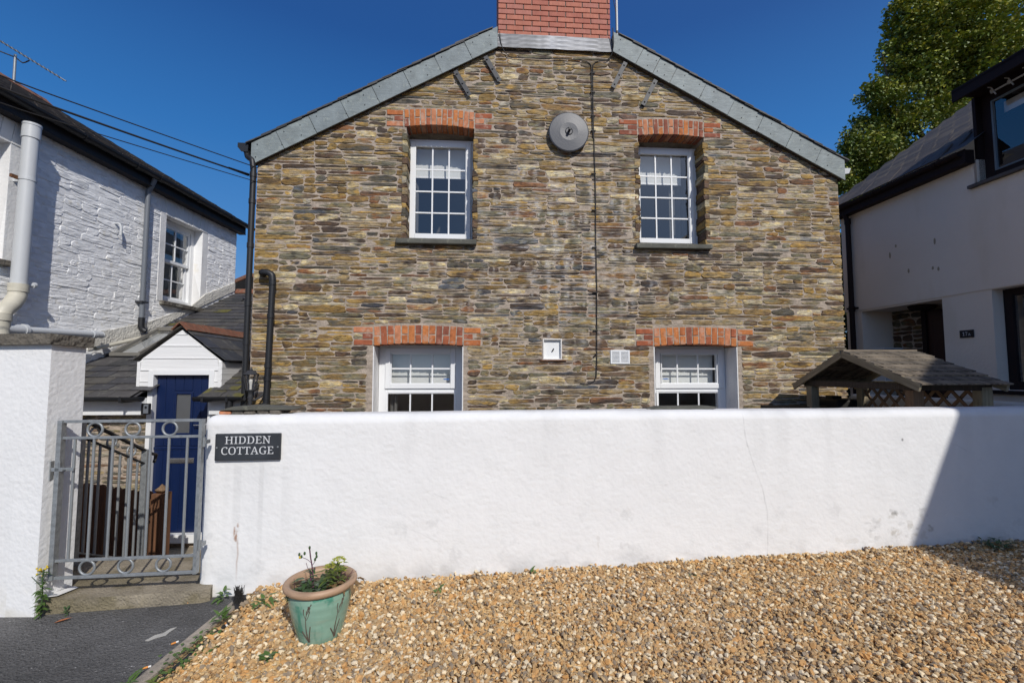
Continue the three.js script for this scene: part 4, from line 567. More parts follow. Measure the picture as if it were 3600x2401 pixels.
  part('verge_board', prism([[5.74, 4.3], [10.5, 4.3 + 4.76 * rs], [10.5, 4.44 + 4.76 * rs], [5.74, 4.44]], -1.79, -1.76), M.brownPlastic, rightHouse);
  // dormer
  part('dormer_cheek', box(S + .02, 9, 3.98, 5.14, .52, .56), M.brownPlastic, rightHouse); part('dormer_reveal', box(S - .012, S + .25, 3.955, 4.3, .52, .558, .003), M.renderShade, rightHouse);
  part('dormer_roof', merge([box(S - .28, 9.5, 5.17, 5.22, .54, 2.9), box(S - .28, S - .25, 5.06, 5.2, .54, 2.9, .004), box(S - .25, 9, 5.14, 5.155, .55, 2.88)]), M.brownPlastic, rightHouse);
  { const w = new THREE.Group(); w.name = 'dormer_window'; rightHouse.add(w); const f = (g) => g.rotateY(-Math.PI / 2).translate(S + .1, 0, 0); part('frame', f(frame4(.562, 2.88, 3.99, 5.13, .115, -.08, 0, .005)), M.brownPlastic, w); part('pane', f(uvs(new THREE.PlaneGeometry(2.1, .92)).translate(1.72, 4.56, -.02)), M.glass, w); part('glazing_bead', f(frame4(.675, 2.77, 4.105, 5.02, .02, -.03, .004, .003)), flat([.16, .2, .24], .4), w); part('blind', f(box(.7, 2.75, 4.86, 5.0, -.16, -.155)), flat([.6, .61, .62]), w); part('sill', box(S - .07, S + .1, 3.94, 3.982, .47, 3.4, .005), M.oldSlate[3], rightHouse); }
  { const r = part('rail', rod([S - .03, 5.055, .8], [S - .03, 5.055, 2.7], .011, 10), M.palePlastic, rightHouse, 'white rail with clips over the dormer window'); for (let i = 0; i < 5; i++) { const z = .83 + i * .19; part('rail_clip', merge([tube([[S - .05, 5.13, z - .05], [S - .05, 5.1, z - .01], [S - .045, 5.06, z], [S - .05, 4.99, z + .035]], .008, 12, 6), rod([S - .02, 5.055, z - .03], [S - .06, 5.06, z], .018, 8)]), M.palePlastic, r); } }
  // the front wing beyond the picture, whose eaves throw the long shadow over the garden wall
  part('front_wing', merge([box(5.62, 10, -.8, 5.2, 6.85, 15)]), M.renderShade, rightHouse);
  part('front_wing_roof', prism([[5.44, 5.3], [7.75, 6.9], [10.3, 5.3], [10.3, 5.4], [7.75, 7.0], [5.44, 5.4]], 6.75, 15.2), M.oldSlate[0], rightHouse);
}

// ------------------------------------------------------------------ ground
const gY = (x) => .08 + .0165 * (x + 2.06);
structure('ground', uvs(new THREE.PlaneGeometry(500, 500).rotateX(-Math.PI / 2).translate(0, -.66, 0)), M.soil);
structure('asphalt_road', quad([-16, .06, 9], [-1.79, .06, 9], [-1.79, .06, -3.6], [-16, .06, -3.6]), M.asphalt);
{ const g = new THREE.PlaneGeometry(8.4, 12, 60, 60).rotateX(-Math.PI / 2).translate(2.42, 0, 2), p = g.attributes.position; for (let i = 0; i < p.count; i++) p.setY(i, gY(p.getX(i)) - .012 + .012 * (fbm(p.getX(i) * 3, p.getZ(i) * 3, 910, 3) - .5)); g.computeVertexNormals(); structure('gravel_ground', uvs(g), M.gravelBed); }
structure('garden_ground', plan([[-1.9, -3.62], [6.6, -4.5], [6.6, -7], [-3.2, -6.2], [-2.0, -6.0]], -.3, -.02), M.soil);
structure('landing', rough(plan([[-2.965, -2.965], [-2.5, -3.05], [-2.02, -3.13], [-1.98, -3.16], [-2.03, -3.3], [-2.06, -3.72], [-3.3, -3.66], [-3.22, -3.4]], -.2, .142), .012, 5, 21), M.concrete);
structure('landing_paint', quad([-2.95, .156, -2.98], [-2.85, .156, -3.02], [-2.83, .154, -3.14], [-2.875, .154, -3.16]), M.whitePaint);
structure('garden_steps', merge([plan([[-3.3, -3.66], [-2.06, -3.72], [-2.06, -4.1], [-3.3, -4.1]], -.6, -.05), plan([[-3.3, -4.1], [-2.06, -4.1], [-2.06, -4.5], [-3.3, -4.5]], -.6, -.22), plan([[-3.3, -4.5], [-2.06, -4.5], [-2.06, -4.9], [-3.3, -4.9]], -.6, -.4)]), M.concrete);
structure('garden_path', plan([[-4.8, -3.6], [-2.0, -4.9], [-2.0, -6.2], [-4.8, -6.0]], -.655, -.58), M.concrete);
{ const g = box(-1.805, -1.735, -.1, .094, -3.2, 6, .012), list = []; for (let i = 0; i < 10; i++) list.push(rough(box(-1.81 + .004 * hash(i, 1, 1), -1.742 + .006 * hash(i, 2, 1), -.1, .09 + .008 * hash(i, 3, 1), -3.2 + i * .915, -3.2 + (i + 1) * .915 - .006, .014), .014, 8, 900 + i)); list.forEach((k) => structure('kerb', k, M.kerb)); g.dispose(); }

// gravel: clusters of broken flint laid over the bed
{
  const R = RNG(1234), pieces = [], tones = [C(202, 166, 114), C(190, 150, 98), C(208, 178, 130), C(178, 138, 90), C(214, 188, 146), C(184, 150, 106), C(170, 138, 98), C(198, 152, 96), C(156, 118, 78), C(186, 160, 122), C(224, 206, 174), C(146, 130, 110)];
  for (let i = 0; i < 22; i++) {
    const g = new THREE.IcosahedronGeometry(1, i % 3 ? 0 : 1), p = g.attributes.position, q = new Map();
    for (let k = 0; k < p.count; k++) { const key = [p.getX(k), p.getY(k), p.getZ(k)].map((v) => v.toFixed(3)).join(); if (!q.has(key)) q.set(key, [.72 + .5 * R(), (R() - .5) * .3, (R() - .5) * .3]); const [s, dx, dy] = q.get(key); p.setXYZ(k, p.getX(k) * s + dx, p.getY(k) * s, p.getZ(k) * s + dy); }
    const r = .0058 + .007 * Math.pow(R(), 1.6), a = i * 2.39996, d = .075 * Math.sqrt((i + .5) / 22);
    g.scale(r * (1 + .45 * R()), r * (.45 + .4 * R()), r * (.75 + .4 * R())); g.rotateX((R() - .5) * 1.9); g.rotateZ((R() - .5) * 1.9); g.rotateY(R() * 7);
    g.translate(Math.cos(a) * d, .002 + .01 * R(), Math.sin(a) * d); g.computeVertexNormals(); g.deleteAttribute('uv');
    const c = tones[Math.min(tones.length - 1, (Math.pow(R(), 1.25) * tones.length) | 0)], k = .84 + .34 * R();
    g.setAttribute('color', new THREE.BufferAttribute(new Float32Array(p.count * 3).map((_, j) => [c.r, c.g, c.b][j % 3] * k), 3)); pieces.push(g);
  }
  const cl = mergeGeometries(pieces, false), spots = [];
  for (let x = -1.62; x < 5.8; x += .046) for (let z = -1.35; z > -3.95; z -= .046) {
    const X = x + (R() - .5) * .06, Z = z + (R() - .5) * .06, wz = -3.205 - Math.tan(THREE.MathUtils.degToRad(6)) * (X + 2.06);
    if (Z < wz + .02 || X < -1.645 + .03 * vn(Z * 9, 1, 935) || Math.abs(X) > (1.75 - Z) * 1.25 + .6) continue;
    spots.push([X, Z]);
  }
  const gm = new THREE.InstancedMesh(cl, M.gravel, spots.length), T = new THREE.Matrix4(), Q = new THREE.Quaternion(), E = new THREE.Euler(), V = new THREE.Vector3(), Sc = new THREE.Vector3(), col = new THREE.Color();
  spots.forEach(([x, z], i) => { const pile = .03 * sstep(.12, 0, z - (-3.205 - .105 * (x + 2.06))) ; E.set((R() - .5) * .5, R() * 6.283, (R() - .5) * .5); V.set(x, gY(x) - .004 + pile * (.4 + .6 * R()) + .012 * (fbm(x * 3, z * 3, 910, 3) - .5), z); const s = .85 + .4 * R(); T.compose(V, Q.setFromEuler(E), Sc.set(s, s, s)); gm.setMatrixAt(i, T); const t = .92 + .2 * R(), w = fbm(x * 2.2, z * 2.2, 930, 3) - .5; gm.setColorAt(i, col.setRGB(t * (1 + .1 * w), t, t * (1 - .25 * w))); });
  gm.name = 'gravel'; scene.add(gm); tag(gm, 'golden brown flint gravel covering the parking place before the white wall', 'gravel', null, 'stuff');
}

// ------------------------------------------------------------------ the white garden wall
const WALLPOS = [-2.06, 0, -3.205], WTURN = THREE.MathUtils.degToRad(6);
{
  const L = 8.3, Hh = 1.262, Th = .26, rr = .07, blots = [], R = RNG(77);
  for (let i = 0; i < 150; i++) { const x = R() * 8.2; blots.push([x, .0 + .018 * x * .6 + .08 + .4 * Math.pow(R(), 2.2), .012 + .05 * R(), .012 + .04 * R(), .1 + .3 * R(), R() < .25]); }
  for (let i = 0; i < 34; i++) blots.push([4.85 + .6 * R(), .26 + .22 * R(), .012 + .03 * R(), .01 + .022 * R(), .3 + .35 * R(), R() < .3]);
  const crack = (y) => 4.06 - .17 * sstep(.45, 1.2, y) + .025 * (fbm(y * 7, 1, 940, 3) - .5);
  const map = ctex(2048, 512, (u, v) => {
    const x = u * 8.3, y = v * 1.4, n = fbm(x * 2, y * 3, 950, 5) - .5, f = fbm(x * 9, y * 9, 951, 4) - .5;
    let k = .80 + .05 * n + .045 * f, warm = 0;
    k -= .05 * sstep(.55, .8, fbm(x * 5, y * .7, 952, 4)) * sstep(.2, 1.2, y);
    const str = x > .0 && x < .62 && y < .96 ? sstep(.96, .9, y) * sstep(.15, .8, y + .1) * sstep(.0, .06, x) * sstep(.62, .45, x) * sstep(.42, .75, vn(x * 26, 1, 953)) : 0; k -= .07 * str;
    const gb = .06 + .012 * x, d = y - gb; k -= .22 * sstep(.22, .0, d) * sstep(.35, .75, fbm(x * 6, y * 8, 954, 4)); warm += .25 * sstep(.1, 0, d) * sstep(.4, .7, fbm(x * 3, 2, 955, 3));
    for (const b of blots) { const dx = (x - b[0]) / b[2], dy = (y - b[1]) / b[3], q = dx * dx + dy * dy; if (q < 4) { const m = sstep(1.5, .1, q + 4 * (fbm(x * 45, y * 40, 956, 4) - .48)) * b[4]; k -= m * .2; if (b[5]) warm += m * .25; } }
    const c = Math.abs(x - crack(y)); if (y < 1.24) k -= .17 * sstep(.007, .002, c) * (.2 + .8 * vn(y * 22, 1, 957));
    for (const [hx, hy, hl, hs] of [[2.0, .62, .22, 1], [2.45, .36, .2, 2], [5.0, .8, .25, 3], [3.4, .9, .3, 4], [1.4, .45, .18, 5], [1.55, .7, .12, 6], [5.6, 1.02, .2, 7]]) if (x > hx && x < hx + hl) { const yy = hy - (x - hx) * .5 + .03 * (fbm(x * 14, hs, 958, 3) - .5); k -= .07 * sstep(.008, .002, Math.abs(y - yy)) * vn(x * 20, hs, 962, 0, 0); }
    const rd = Math.pow((x - .235) / .02, 2) + Math.pow((y - .475) / .07, 2), rust = sstep(1.3, .3, rd) * sstep(.38, .6, fbm(x * 60, y * 30, 959, 3)) + .5 * sstep(.008, .002, Math.abs(x - .245 - .012 * (fbm(y * 9, 3, 960, 2) - .5))) * sstep(.12, .3, y) * sstep(.45, .4, y);
    const top = sstep(1.2, 1.27, y) * sstep(.45, .75, fbm(x * 4, y * 9, 961, 4)); k -= .1 * top;
    const bl = sstep(.013, .004, Math.hypot(x - 5.23, (y - 1.02) * .8)); k -= .5 * bl;
    k = clamp(k, .1, .86); return [lerp(k, .3, rust * .8), lerp(k * (1 - .12 * warm), .13, rust * .8), lerp(k * (1 - .32 * warm), .05, rust * .8)];
  });
  map.wrapS = map.wrapT = THREE.ClampToEdgeWrapping;
  const prof = []; for (let i = 0; i <= 26; i++) prof.push([0, -.15 + (Hh - rr + .15) * i / 26, 1, 0]); for (let i = 1; i <= 8; i++) { const t = Math.PI / 2 * i / 8; prof.push([-rr + rr * Math.cos(t), Hh - rr + rr * Math.sin(t), Math.cos(t), Math.sin(t)]); } for (let i = 1; i <= 6; i++) prof.push([-rr - (Th - 2 * rr) * i / 6, Hh, 0, 1]); for (let i = 1; i <= 6; i++) { const t = Math.PI / 2 * (1 - i / 6); prof.push([-Th + rr - rr * Math.cos(t), Hh - rr + rr * Math.sin(t), -Math.cos(t), Math.sin(t)]); } prof.push([-Th, -.15, -1, 0]);
  const xs = [0, .003, .01, .02, .034, .05, .07]; for (let x = .1; x < L; x += .028) xs.push(x); xs.push(L);
  const pos = [], uv = [], idx = [], m = prof.length;
  xs.forEach((x) => { const cr = .07, e = x < cr ? cr - Math.sqrt(cr * cr - (cr - x) * (cr - x)) : 0; prof.forEach(([z, y, nz, ny]) => {
    const cy = Math.min(y, Hh - e * .8), cz = lerp(-Th / 2, z, 1 - e / Th * 2 * .5), lump = .012 * (fbm(x * 1.3, y * 1.6 + z * 3, 970, 3) - .5) + .0022 * (fbm(x * 14, y * 14 + z * 9, 971, 3) - .5);
    pos.push(x - .036, cy + ny * lump + .012 * (vn(x * .9, 3, 972) - .5) * sstep(.9, 1.25, y), cz + nz * lump); uv.push(x / 8.3, clamp(y / 1.4, .004, .996)); }); });
  for (let i = 0; i < xs.length - 1; i++) for (let j = 0; j < m - 1; j++) { const a = i * m + j, b = a + 1, c = a + m, d = c + 1; idx.push(a, c, b, b, c, d); }
  const base = pos.length / 3; pos.push(-.036, .6, -Th / 2); uv.push(.001, .4); for (let j = 0; j < m - 1; j++) idx.push(base, j, j + 1);
  const g = new THREE.BufferGeometry(); g.setAttribute('position', new THREE.Float32BufferAttribute(pos, 3)); g.setAttribute('uv', new THREE.Float32BufferAttribute(uv, 2)); g.setIndex(idx); g.computeVertexNormals();
  const w = thing('garden_wall', 'white painted rendered garden wall with rounded top carrying the name plaque', 'wall', WALLPOS, WTURN);
  part('render', g, std({ map, bumpMap: gtex(2048, 512, (u, v) => .5 * fbm(u * 50, v * 14, 981, 4) + .5 * fbm(u * 330, v * 60, 980, 3)), bumpScale: .005, roughness: .82 }), w);
  // rough stone showing at the unrendered end
  for (let i = 0; i < 5; i++) part('stone', uvs(rough(box(.02 + i * .085, .1 + i * .085, 1.255, 1.283 + .008 * hash(i, 4, 4), -.24, -.07 + .03 * hash(i, 5, 4), .012), .014, 14, 990 + i)), i ? M.coping : M.brick[3], w);
}
{
  const s = thing('loose_slate', 'long dark slate slab lying on the left end of the white garden wall', 'slate slab', WALLPOS, WTURN); part('slab', rough(prism([[.03, 1.288], [.3, 1.29], [.52, 1.292], [.5, 1.304], [.25, 1.318], [.12, 1.314]], -.24, -.05), .008, 9, 5), M.sill, s);
  const t = thing('loose_slate', 'thin grey slate lying on the garden wall before the right lower window', 'slate slab', WALLPOS, WTURN); part('slab', rough(prism([[3.17, 1.268], [3.3, 1.258], [3.62, 1.262], [3.72, 1.278], [3.64, 1.288], [3.25, 1.284]], -.24, -.1), .006, 9, 8), M.sill, t); part('mortar_lump', rough(box(3.15, 3.28, 1.245, 1.268, -.22, -.12, .01), .02, 12, 3), M.coping, t);
}
// ------------------------------------------------------------------ plaques with lettering
const serif = await new FontLoader().loadAsync('fonts/droid/droid_serif_regular.typeface.json');
function letters(str, x, y, z, width, cap, depth = .002) { const g = clean(new TextGeometry(str, { font: serif, size: 1, depth: .01, curveSegments: 6, bevelEnabled: false })); g.computeBoundingBox(); const b = g.boundingBox; g.translate(-(b.min.x + b.max.x) / 2, 0, 0); g.scale(width / (b.max.x - b.min.x), cap / (b.max.y - b.min.y), depth / .01); return g.translate(x, y, z); }
{
  const p = thing('name_plaque', 'dark slate house sign reading HIDDEN COTTAGE on the white garden wall', 'house sign', WALLPOS, WTURN);
  const slate = std({ map: ctex(256, 128, grainC([.034, .038, .045], .5, 6, 6, 1000)), roughness: .5, bumpMap: noiseBump, bumpScale: .001 });
  part('slab', box(.05, .475, .957, 1.137, .004, .026, .006), slate, p);
  const white = flat([.62, .63, .65], .6);
  part('lettering', letters('HIDDEN', .262, 1.069, .0255, .294, .05), white, p); part('lettering', letters('COTTAGE', .262, .998, .0255, .336, .052), white, p);
  for (const [x, y] of [[.064, 1.045], [.458, 1.045]]) part('screw', rod([x, y, .024], [x, y, .029], .006, 10), M.galv, p);
}
{
  const p = inFront('number_plaque', 'small black number sign reading 17A on the shaded white wall', 'house number'); const f = (g) => g.rotateY(-Math.PI / 2).translate(6, 0, 0);
  part('slab', f(box(.21, .385, 2.01, 2.11, .001, .016, .003)), flat([.012, .012, .015], .4), p);
  const w = flat([.66, .67, .7]); part('lettering', f(letters('17', .28, 2.037, .0155, .062, .047)), w, p); part('lettering', f(letters('A', .335, 2.037, .0155, .032, .03)), w, p);
}

// ------------------------------------------------------------------ left boundary wall with stone coping
{
  const b = thing('boundary_wall', 'tall white painted wall end with dark stone coping left of the gate', 'wall', [-3.1, 0, -3.2]);
  const P = [[-6.6, -2.93], [-4.4, -2.94], [-2.925, -2.955], [-2.9, -3.17], [-3.3, -3.4], [-6.6, -3.4]].map(([x, z]) => [x + 3.1, z + 3.2]);
  const s = new THREE.Shape(P.map(([x, z]) => new THREE.Vector2(x, -z))); const g = new THREE.ExtrudeGeometry(s, { depth: 1.83, bevelEnabled: true, bevelSize: .008, bevelThickness: .008, bevelOffset: -.008, bevelSegments: 2, steps: 24 }); g.rotateX(-Math.PI / 2).translate(0, -.1, 0);
  part('render', uvs(rough(uvs(g), .004, 2.2, 13)), std({ map: ctex(1024, 1024, (u, v) => { const x = u * 2, y = v * 2; const n = fbm(x * 3, y * 3, 1010, 5) - .5, st = sstep(.5, .75, fbm(x * 5, y * 7, 1011, 4)) * sstep(.34, .05, y); const k = .79 + .06 * n - .1 * st; return [k, k * (1 - .03 * st), k * (1 - .1 * st)]; }, .5, .5), bumpMap: noiseBump, bumpScale: .006, roughness: .8 }), b);
  const cop = [[[-6.6, -2.9], [-5.2, -2.9], [-5.2, -3.46], [-6.6, -3.46]], [[-5.19, -2.9], [-4.2, -2.905], [-4.2, -3.46], [-5.19, -3.46]], [[-4.19, -2.905], [-3.4, -2.91], [-3.42, -3.46], [-4.19, -3.46]], [[-3.39, -2.91], [-2.9, -2.915], [-2.86, -3.19], [-3.2, -3.4], [-3.41, -3.46]]];
  cop.forEach((c, i) => part('coping_stone', rough(plan(c.map(([x, z]) => [x + 3.1, z + 3.2]), 1.728, 1.79 + .006 * (i % 2)), .022, 9, 1020 + i), M.coping, b));
}

// ------------------------------------------------------------------ galvanised gate and railing
{
  const g = thing('metal_gate', 'grey galvanised metal gate with upright bars and rings', 'gate', [-2.885, .262, -3.0], THREE.MathUtils.degToRad(6.4));
  const W = .862, H = .985, b = .004, bar = (x0, x1, y0, y1, t = .009) => box(x0, x1, y0, y1, -t, t, b * .5);
  part('post', bar(0, .027, 0, H, .02), M.galv, g); part('post', bar(W - .022, W, 0, H, .02), M.galv, g);
  for (const [y, t] of [[H - .008, .009], [.873, .008], [.113, .008], [.009, .009]]) part('rail', bar(.027, W - .022, y - t, y + t), M.galv, g);
  for (let i = 0; i < 7; i++) { const x = .096 + i * .1117; part('upright_bar', rod([x, .121, 0], [x, .865, 0], .0082, 12), M.galv, g); }
  for (const y of [.924, .064]) for (let i = 0; i < 3; i++) part('ring', clean(new THREE.TorusGeometry(.0435, .0075, 10, 32).translate(.209 + i * .2235, y, 0)), M.galv, g);
  part('latch', merge([box(-.02, .11, .667, .69, .012, .02, .002), rod([.06, .678, .01], [.06, .678, .045], .007), box(.02, .03, .69, .73, .01, .02)]), M.galv, g); part('latch_plate', box(-.042, -.03, .61, .73, -.02, .01, .002), M.galv, g);
  for (const y of [.834, .176]) part('hinge', merge([rod([W + .006, y - .03, 0], [W + .006, y + .03, 0], .01), box(W, W + .02, y - .012, y + .012, -.05, .004)]), M.galv, g);
}
{
  const r = thing('metal_railing', 'galvanised handrail with bars and rings descending the path behind the gate', 'railing', [-3.2, 0, -3.5]); const yt = (z, y0, y1) => lerp(y0, y1, -z / .63);
  part('post', box(-.02, .02, -.1, 1.2, -.02, .02, .004), M.galv, r); part('post', box(-.025, .025, -.35, .88, -.655, -.605, .004), M.galv, r);
  part('top_rail', merge([beam([0, 1.203, 0], [0, .866, -.63], .045, .014, .003), tube([[0, .866, -.63], [-.02, .83, -.72], [-.04, .805, -.8], [-.055, .765, -.81], [-.04, .745, -.78]], .013, 24, 10)]), M.darkMetal, r);
  part('rail', beam([0, 1.077, 0], [0, .754, -.63], .03, .012, .003), M.darkMetal, r); part('rail', beam([0, .24, 0], [0, -.066, -.63], .03, .012, .003), M.galv, r);
  for (const z of [-.067, -.167, -.26, -.359, -.443, -.54]) part('upright_bar', rod([0, yt(z, .245, -.06), z], [0, yt(z, 1.07, .75), z], .0095, 10), M.galv, r);
  for (const z of [-.11, -.27, -.47]) part('ring', clean(new THREE.TorusGeometry(.043, .008, 8, 28).rotateY(Math.PI / 2).translate(0, yt(z, 1.14, .81), z)), M.galv, r);
}
// ------------------------------------------------------------------ brown fence by the door
{
  const f = thing('wooden_fence', 'brown close boarded timber fence with round topped boards and finial post', 'fence', [-3.6, -.58, -4.9]); const R = RNG(4);
  for (let i = 0; i < 12; i++) { const x0 = -1.0 + i * .0815, x1 = x0 + .077, yt = lerp(1.03, .885, (i + .5) / 12) + (R() - .5) * .02, n = 8, P = [[x0, 0], [x1, 0]]; for (let k = 0; k <= n; k++) { const t = Math.PI * k / n; P.push([(x0 + x1) / 2 + .0385 * Math.cos(t), yt - .03 + .03 * Math.sin(t)]); } part('board', rough(prism(P, -.012 + (i % 2) * .006, .008 + (i % 2) * .006), .003, 9, i), M.fence[(R() * 3) | 0], f); }
  part('rail', box(-1.0, 0, .68, .75, -.05, -.014, .003), M.fence[2], f);
  for (let i = 0; i < 2; i++) part('board', rough(box(-.115 + i * .06, -.062 + i * .06, 0, .84 - i * .02, .02, .04, .004), .004, 9, 60 + i), M.fence[1], f);
  const p = part('post', box(-.025, .105, 0, .915, .015, .13, .006), M.fence[1], f); part('finial', clean(new THREE.LatheGeometry([[0, .085], [.012, .075], [.03, .055], [.058, .035], [.062, .022], [.05, .014], [.045, 0], [0, 0]].map((q) => new THREE.Vector2(...q)), 4).rotateY(Math.PI / 4).translate(.04, .918, .072)), M.postWood, p);
}

// ------------------------------------------------------------------ timber arbour, low wall and bench behind the garden wall
{
  const a = thing('garden_arbour', 'weathered timber arbour with boarded gable roof and lattice side', 'garden shelter', [4.05, 0, -5.1]), R = RNG(8);
  const posts = [[-.33, .66, 'n'], [-.33, -.82], [.27, .7], [.27, -.78]];
  for (const [x, z, k] of posts) part('post', rough(box(x, x + .1, -.05, 1.42, z, z + .1, .008), .006, 7, x * 10 + z * 7), k ? M.postWood : M.greyWood, a);
  part('beam', box(-.33, .37, 1.385, 1.455, .755, .795, .004), M.darkWood, a); part('beam', box(-.33, .37, 1.375, 1.46, -.86, -.825, .004), M.greyWood, a); part('beam', box(-.345, -.31, 1.385, 1.45, -.82, .755, .004), M.darkWood, a); part('beam', box(.33, .37, 1.385, 1.45, -.82, .755, .004), M.greyWood, a);
  const ridge = [-.05, 1.79], near = [.92, 1.445], far = [-.96, 1.4];
  for (const x of [-.4, .385]) { part('barge_board', beam([x, ridge[1] - .035, ridge[0]], [x, near[1] - .03, near[0]], .022, .075, .004), M.greyWood, a); part('barge_board', beam([x, ridge[1] - .035, ridge[0]], [x, far[1] - .03, far[0]], .022, .075, .004), M.greyWood, a); }
  for (const e of [near, far]) for (let i = 0; i < 9; i++) { const t0 = i / 9 - .02, t1 = (i + 1) / 9 + .03, z0 = lerp(ridge[0], e[0], t0), z1 = lerp(ridge[0], e[0], t1), y0 = lerp(ridge[1], e[1], t0) - .004, y1 = lerp(ridge[1], e[1], t1) + .012; part('roof_board', rough(beam([-.41 + .01 * R(), (y0 + y1) / 2, (z0 + z1) / 2], [.395 + .015 * R(), (y0 + y1) / 2 + .006 * (R() - .5), (z0 + z1) / 2], .013, Math.hypot(y1 - y0, z1 - z0)), .004, 12, 70 + i), M.roofBoard[(R() * 3) | 0], a); const mb = a.children[a.children.length - 1]; mb.geometry.translate(0, -(y0 + y1) / 2, -(z0 + z1) / 2); mb.position.set(0, (y0 + y1) / 2, (z0 + z1) / 2); mb.rotation.x = -Math.atan2(y1 - y0, z1 - z0); }
  part('ridge_board', box(-.41, .4, 1.785, 1.8, -.09, -.01, .003), M.roofBoard[1], a);
  for (let i = -6; i < 14; i++) for (const d of [1, -1]) { let z0 = -.76 + i * .17, P = d > 0 ? [[z0, .35], [z0 + 1.05, 1.4]] : [[z0 + 1.05, .35], [z0, 1.4]]; const clipz = ([p, q]) => { const f = (z) => lerp(p[1], q[1], (z - p[0]) / (q[0] - p[0])), za = Math.max(-.7, Math.min(p[0], q[0])), zb = Math.min(.72, Math.max(p[0], q[0])); return zb - za > .06 ? [[za, f(za)], [zb, f(zb)]] : null; }; const c = clipz(P); if (c) part('lattice_slat', beam([.315 + d * .007, c[0][1], c[0][0]], [.315 + d * .007, c[1][1], c[1][0]], .011, .034, .002), M.lattice, a); }
}
{
  const w = thing('low_wall', 'low pale rendered wall behind the arbour lattice', 'wall', [4.86, 0, -5.4]); part('render', rough(uvs(new RoundedBoxGeometry(.24, 1.35, 2.5, 3, .05).rotateY(.05).translate(.1, .58, 0)), .02, 5, 3), std({ map: ctex(256, 256, (u, v) => { const n = fbm(u * 6, v * 6, 1100, 5, 6, 6), k = .4 + .3 * n; return [k, k * .98, k * .88]; }), bumpMap: noiseBump, bumpScale: .01 }), w);
}
{
  const b = inFront('storage_bench', 'low black bench with a box at its right end by the cottage corner', 'bench'); const k = flat([.012, .011, .01], .7);
  part('seat', rough(box(3.27, 4.1, 1.06, 1.125, .06, .4, .01), .01, 5, 3), k, b); part('box', rough(box(4.05, 4.5, .2, 1.215, .06, .42, .03), .02, 5, 4), k, b); part('knob', box(4.1, 4.23, 1.2, 1.255, .15, .28, .01), k, b);
  for (const x of [3.3, 3.9]) part('leg', box(x, x + .05, -.02, 1.06, .1, .35, .004), k, b);
}

// ------------------------------------------------------------------ glazed pot and what grows in it
const POT = new THREE.Vector3(-1.065, .088, -2.687);
{
  const p = thing('plant_pot', 'turquoise glazed pot with brown rim and reed pattern standing on the gravel', 'plant pot', POT.toArray()); p.scale.set(.937, 1.02, .937); p.rotation.z = .012;
  const V = (l) => l.map((q) => new THREE.Vector2(...q)), spl = (l, n) => new THREE.SplineCurve(V(l)).getPoints(n);
  const glaze = ctex(512, 256, (u, v) => { const n = fbm(u * 10, v * 14, 1200, 5, 10, 14), d = fbm(u * 18, v * 3, 1201, 4, 18, 3), m = sstep(.52, .72, d), e = sstep(.12, .02, v), t = sstep(.93, 1, v), k = .78 + .45 * n; let c = [lerp(.24, .08, m) * k, lerp(.4, .27, m) * k, lerp(.32, .2, m) * k]; const g = sstep(.55, .75, fbm(u * 7, v * 22, 1202, 3, 7, 22)) * .45; c = [lerp(c[0], .3, g), lerp(c[1], .38, g), lerp(c[2], .3, g)]; return [lerp(lerp(c[0], .3, e), .1, t), lerp(lerp(c[1], .2, e), .12, t), lerp(lerp(c[2], .13, e), .12, t)]; });
  part('body', clean(new THREE.LatheGeometry([new THREE.Vector2(0, 0), ...spl([[.112, .002], [.124, .03], [.143, .09], [.163, .16], [.175, .215], [.178, .25], [.176, .272]], 26)], 72)), std({ map: glaze, roughness: .24 }), p);
  const clay = std({ map: ctex(256, 128, (u, v) => { const n = fbm(u * 16, v * 8, 1210, 5, 16, 8), k = .65 + .7 * n; return [.42 * k, .275 * k, .175 * k]; }), roughness: .55 });
  part('rim', clean(new THREE.LatheGeometry(spl([[.176, .27], [.19, .274], [.203, .284], [.207, .297], [.201, .309], [.187, .313], [.172, .307], [.164, .293], [.16, .27], [.156, .2]], 40), 72)), clay, p);
  part('potting_soil', rough(clean(new THREE.CircleGeometry(.165, 40, 0, Math.PI * 2).rotateX(-Math.PI / 2).translate(0, .252, 0)), .03, 25, 3), M.soil, p);
  const groove = std({ color: new THREE.Color(.11, .085, .07), roughness: .4 }); const rad = (y) => lerp(.1125, .1775, Math.pow(clamp(y / .235, 0, 1), .8)) + .0005;
  const on = (a, y, out = .001) => { const r = rad(y) + out; return [Math.sin(a) * r, y, Math.cos(a) * r]; };
  [-1.38, -.1, .98, 2.2, 3.4].forEach((a0, q) => { const L = [[[0, .04], [-.03, .1], [0, .17], [.13, .24]], [[.05, .04], [.06, .07], [.14, .13]], [[-.02, .05], [-.12, .075], [-.22, .1]], [[.03, .185], [.06, .21], [.22, .25]], [[0, .17], [-.05, .2], [-.04, .225]], [[.02, .165], [.1, .185], [.16, .215]], [[.05, .195], [.14, .22], [.18, .235]]]; part('reed_pattern', merge(L.map((l) => tube(l.map(([x, y]) => on(a0 + x, y, -.0005)), .0036, 12, 6))), groove, p); });
}
